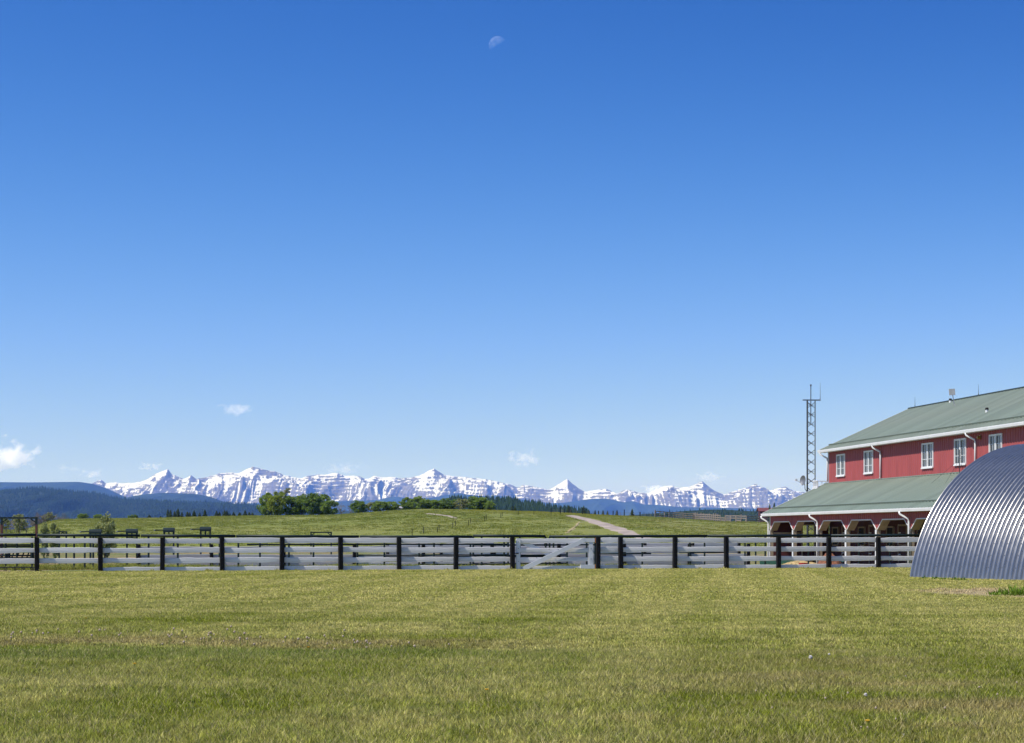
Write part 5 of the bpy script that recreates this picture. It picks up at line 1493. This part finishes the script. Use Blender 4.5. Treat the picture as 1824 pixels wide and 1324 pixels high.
def meadow():
    """rough pasture grass on the hill and weeds in the yard, scattered as tufts"""
    m, n, l = nmat('meadow_blades'); n.remove(pr(n)); out = n['Material Output']
    g = n.new('ShaderNodeNewGeometry'); sp = n.new('ShaderNodeSeparateXYZ'); l.new(g.outputs['Position'], sp.inputs[0])
    c, _ = hill_color(n, l, g.outputs['Position'], sp.outputs['X'], sp.outputs['Y'])
    vm = n.new('ShaderNodeVectorMath'); vm.operation = 'SCALE'; l.new(c, vm.inputs[0]); l.new(ramp(n, l, g.outputs['Random Per Island'], 0, 1, .95, 1.55), vm.inputs['Scale'])
    d = n.new('ShaderNodeBsdfDiffuse'); t = n.new('ShaderNodeBsdfTranslucent'); l.new(vm.outputs[0], d.inputs['Color']); l.new(vm.outputs[0], t.inputs['Color'])
    x_ = n.new('ShaderNodeMixShader'); x_.inputs[0].default_value = .4; l.new(d.outputs[0], x_.inputs[1]); l.new(t.outputs[0], x_.inputs[2]); l.new(x_.outputs[0], out.inputs['Surface'])
    keepm = M['grass']; M['grass'] = m
    tuft_set('hill', [(k + 40, 18, .8, .06, .20, .10) for k in range(5)])
    tuft_set('yard', [(k + 50, 22, .28, .05, .22, .022) for k in range(4)])
    M['grass'] = keepm
    r = np.random.default_rng(8); N = 34000
    y = np.sqrt(262.0**2 + (655.0**2 - 262.0**2) * r.random(N)); x = (r.random(N)*2 - 1) * .285 * y
    den = fbm(x / 14, y / 22, 95, 4); keep = den + .25 * r.random(N) > .50
    for L_, R_ in ROADS:
        poly = np.array(L_ + R_[::-1]); cxy = np.stack([x, y], -1); ins = np.zeros(N, bool); j = len(poly) - 1
        for i in range(len(poly)):
            cond = ((poly[i,1] > y) != (poly[j,1] > y)); xi = (poly[j,0]-poly[i,0]) * (y - poly[i,1]) / (poly[j,1]-poly[i,1] + 1e-9) + poly[i,0]
            ins ^= cond & (x < xi); j = i
        keep &= ~ins
    x, y = x[keep], y[keep]
    scatter('meadow_grass', 'rough pasture grass covering the green hill', 'grass', x, y, terrain(x, y), .6 + .8 * r.random(len(x)), 'hill', r)
    N = 9000; y = 80 + 40 * r.random(N)**1.3; x = (r.random(N)*2 - 1) * .27 * y
    keep = ((y - x * .2493) > 81.2) & (fbm(x / 5, y / 6, 96, 3) + .15 * r.random(N) > .58) & (x < 14)
    x, y = x[keep], y[keep]
    scatter('yard_weeds', 'rough green weeds growing in the yard behind the fence', 'weeds', x, y, terrain(x, y), .5 + .8 * r.random(len(x)), 'yard', r)
meadow()

# ------------------------------------------------------------------ weeds and flowers in the lawn
def weed_patch(label, u, v, n, spread, h, seed, matl='weed'):
    x, y = ground_px(u, v); r = np.random.default_rng(seed); b = MB(); rr = random.Random(seed)
    for _ in range(n):
        a, q = rr.uniform(0, 6.28), spread * math.sqrt(rr.random()); X, Yy = q * math.cos(a), q * .6 * math.sin(a)
        hh = h * rr.uniform(.2, 1.1) * (1.15 - .8 * q / spread); la = rr.uniform(0, 6.28); le = hh * rr.uniform(.3, .8); wd = rr.uniform(.012, .03)
        ta = la + 1.57; sx, sy = math.cos(ta)*wd, math.sin(ta)*wd; k = len(b.v)
        mx, my = X + math.cos(la)*le*.4, Yy + math.sin(la)*le*.4
        b.v += [(X, Yy, 0), (mx + sx, my + sy, hh*.6), (X + math.cos(la)*le, Yy + math.sin(la)*le, hh), (mx - sx, my - sy, hh*.6)]
        b.f += [(k, k+1, k+2, k+3)]; b.mi += [0]
    return tag(b.build('weed_clump', M[matl], loc=(x, y, 0)), label, 'weeds')
weed_patch('bright green weeds beside the bare patch at the right edge', 1812, 1061, 300, .75, .30, 3)
for k, (u, v) in enumerate(((1648, 1031.2), (1682, 1033.2), (1702, 1034), (1715, 1034.4), (1667, 1032.3))):
    weed_patch('small weeds at the foot of the corrugated shelter', u, v + .8, 40, .18, .16, 30 + k)['group'] = 'weeds at the shelter foot'
rw = random.Random(5)
for k in range(26):
    p = fpos(rw.uniform(-.4, 15), -.05 + rw.uniform(-.1, .05)); u = p.x / p.y * F + UC
    o = weed_patch('longer grass left standing at the foot of the board fence', u, VH + CH * F / p.y, 26, .16, .13, 60 + k, 'grass'); o.name = 'grass_clump'; o['category'] = 'grass'; o['group'] = 'grass clumps along the board fence'
def flower_meshes():
    st = MB(); st.tube([(0, 0, 0), (.006, .002, .06), (.004, 0, .10)], .003, 5); stem = st.mesh('stem', M['weed'])
    ym = mat('dandelion_yellow', (.75, .42, .01), .8, var=.1); wm = mat('seed_head', (.45, .42, .40), .9, var=.1); pm = mat('clover_pink', (.44, .34, .26), .9, var=.15)
    y = MB()
    for k in range(16):
        a = k * 2.4; q = .006 + .018 * (k / 16); y.hexa([(q*.3*math.cos(a) - .003, q*.3*math.sin(a) - .003, .098), (q*.3*math.cos(a) + .003, q*.3*math.sin(a) - .003, .098), (q*.3*math.cos(a) + .003, q*.3*math.sin(a) + .003, .098), (q*.3*math.cos(a) - .003, q*.3*math.sin(a) + .003, .098),
            (q*math.cos(a) - .006, q*math.sin(a) - .006, .112), (q*math.cos(a) + .006, q*math.sin(a) - .006, .112), (q*math.cos(a) + .006, q*math.sin(a) + .006, .114), (q*math.cos(a) - .006, q*math.sin(a) + .006, .114)])
    def puff(m_, r0, zc):
        b = MB(); n1, n2 = 10, 6
        for i in range(n2 + 1):
            th = math.pi * i / n2
            for j in range(n1): q = r0 * (1 + .12 * math.sin(5*j + 3*i)); b.v.append((q*math.sin(th)*math.cos(2*math.pi*j/n1), q*math.sin(th)*math.sin(2*math.pi*j/n1), zc + q*math.cos(th)))
        b.f = [(i*n1+j, (i+1)*n1+j, (i+1)*n1+(j+1)%n1, i*n1+(j+1)%n1) for i in range(n2) for j in range(n1)]; b.mi = [0]*len(b.f)
        return b.mesh('seed_head', m_)
    return stem, y.mesh('flower_head', ym), puff(wm, .024, .115), puff(pm, .012, .10)
STEM, FY, FW, FP = flower_meshes()
def flower(name, label, head, u, v, s=1.0, group=None, hn='flower_head'):
    x, y = ground_px(u, v); root = empty(name, (x, y, 0), u); tag(root, label, 'flower', group)
    link('stem', STEM, root, scale=(s, s, s)); link(hn, head, root, scale=(s, s, s))
for (u, v) in ((549,1165),(240,1196),(867,1245),(1545,1304),(153,1110)):
    flower('dandelion', 'yellow dandelion flower in the lawn', FY, u, v, .8, 'yellow dandelions in the lawn')
flower('dandelion_clock', 'largest white dandelion seed head right of the middle of the lawn', FW, 1444, 1188, .95, 'white seed heads', 'seed_head')
flower('dandelion_clock', 'white seed head behind the largest one', FW, 1477, 1176, .6, 'white seed heads', 'seed_head')
flower('dandelion_clock', 'round white seed head at the lower right of the lawn', FW, 1542, 1254, .7, 'white seed heads', 'seed_head')
for (u, v) in ((327,1262),(70,1276),(1494,1296),(1610,1318),(990,1308),(1420,1298),(620,1140),(1709,1199)):
    flower('dandelion_clock', 'small whitish seed head scattered in the near lawn', FW, u, v, .32, 'small whitish seed heads', 'seed_head')
rc = random.Random(77)
for k in range(70):
    u = rc.gauss(330, 190); v = 1148 + (u - 330) * .022 + rc.gauss(0, 7)
    if not (0 < u < 900): continue
    flower('clover', 'brownish clover seed head in the dry strip across the left lawn', FP, u, v, rc.uniform(.9, 1.4), 'clover heads in the dry strip')
for k in range(22):
    flower('clover', 'brownish clover seed head in the right near lawn', FP, rc.uniform(1150, 1815), rc.uniform(1190, 1318), rc.uniform(.5, .85), 'clover heads in the right near lawn')
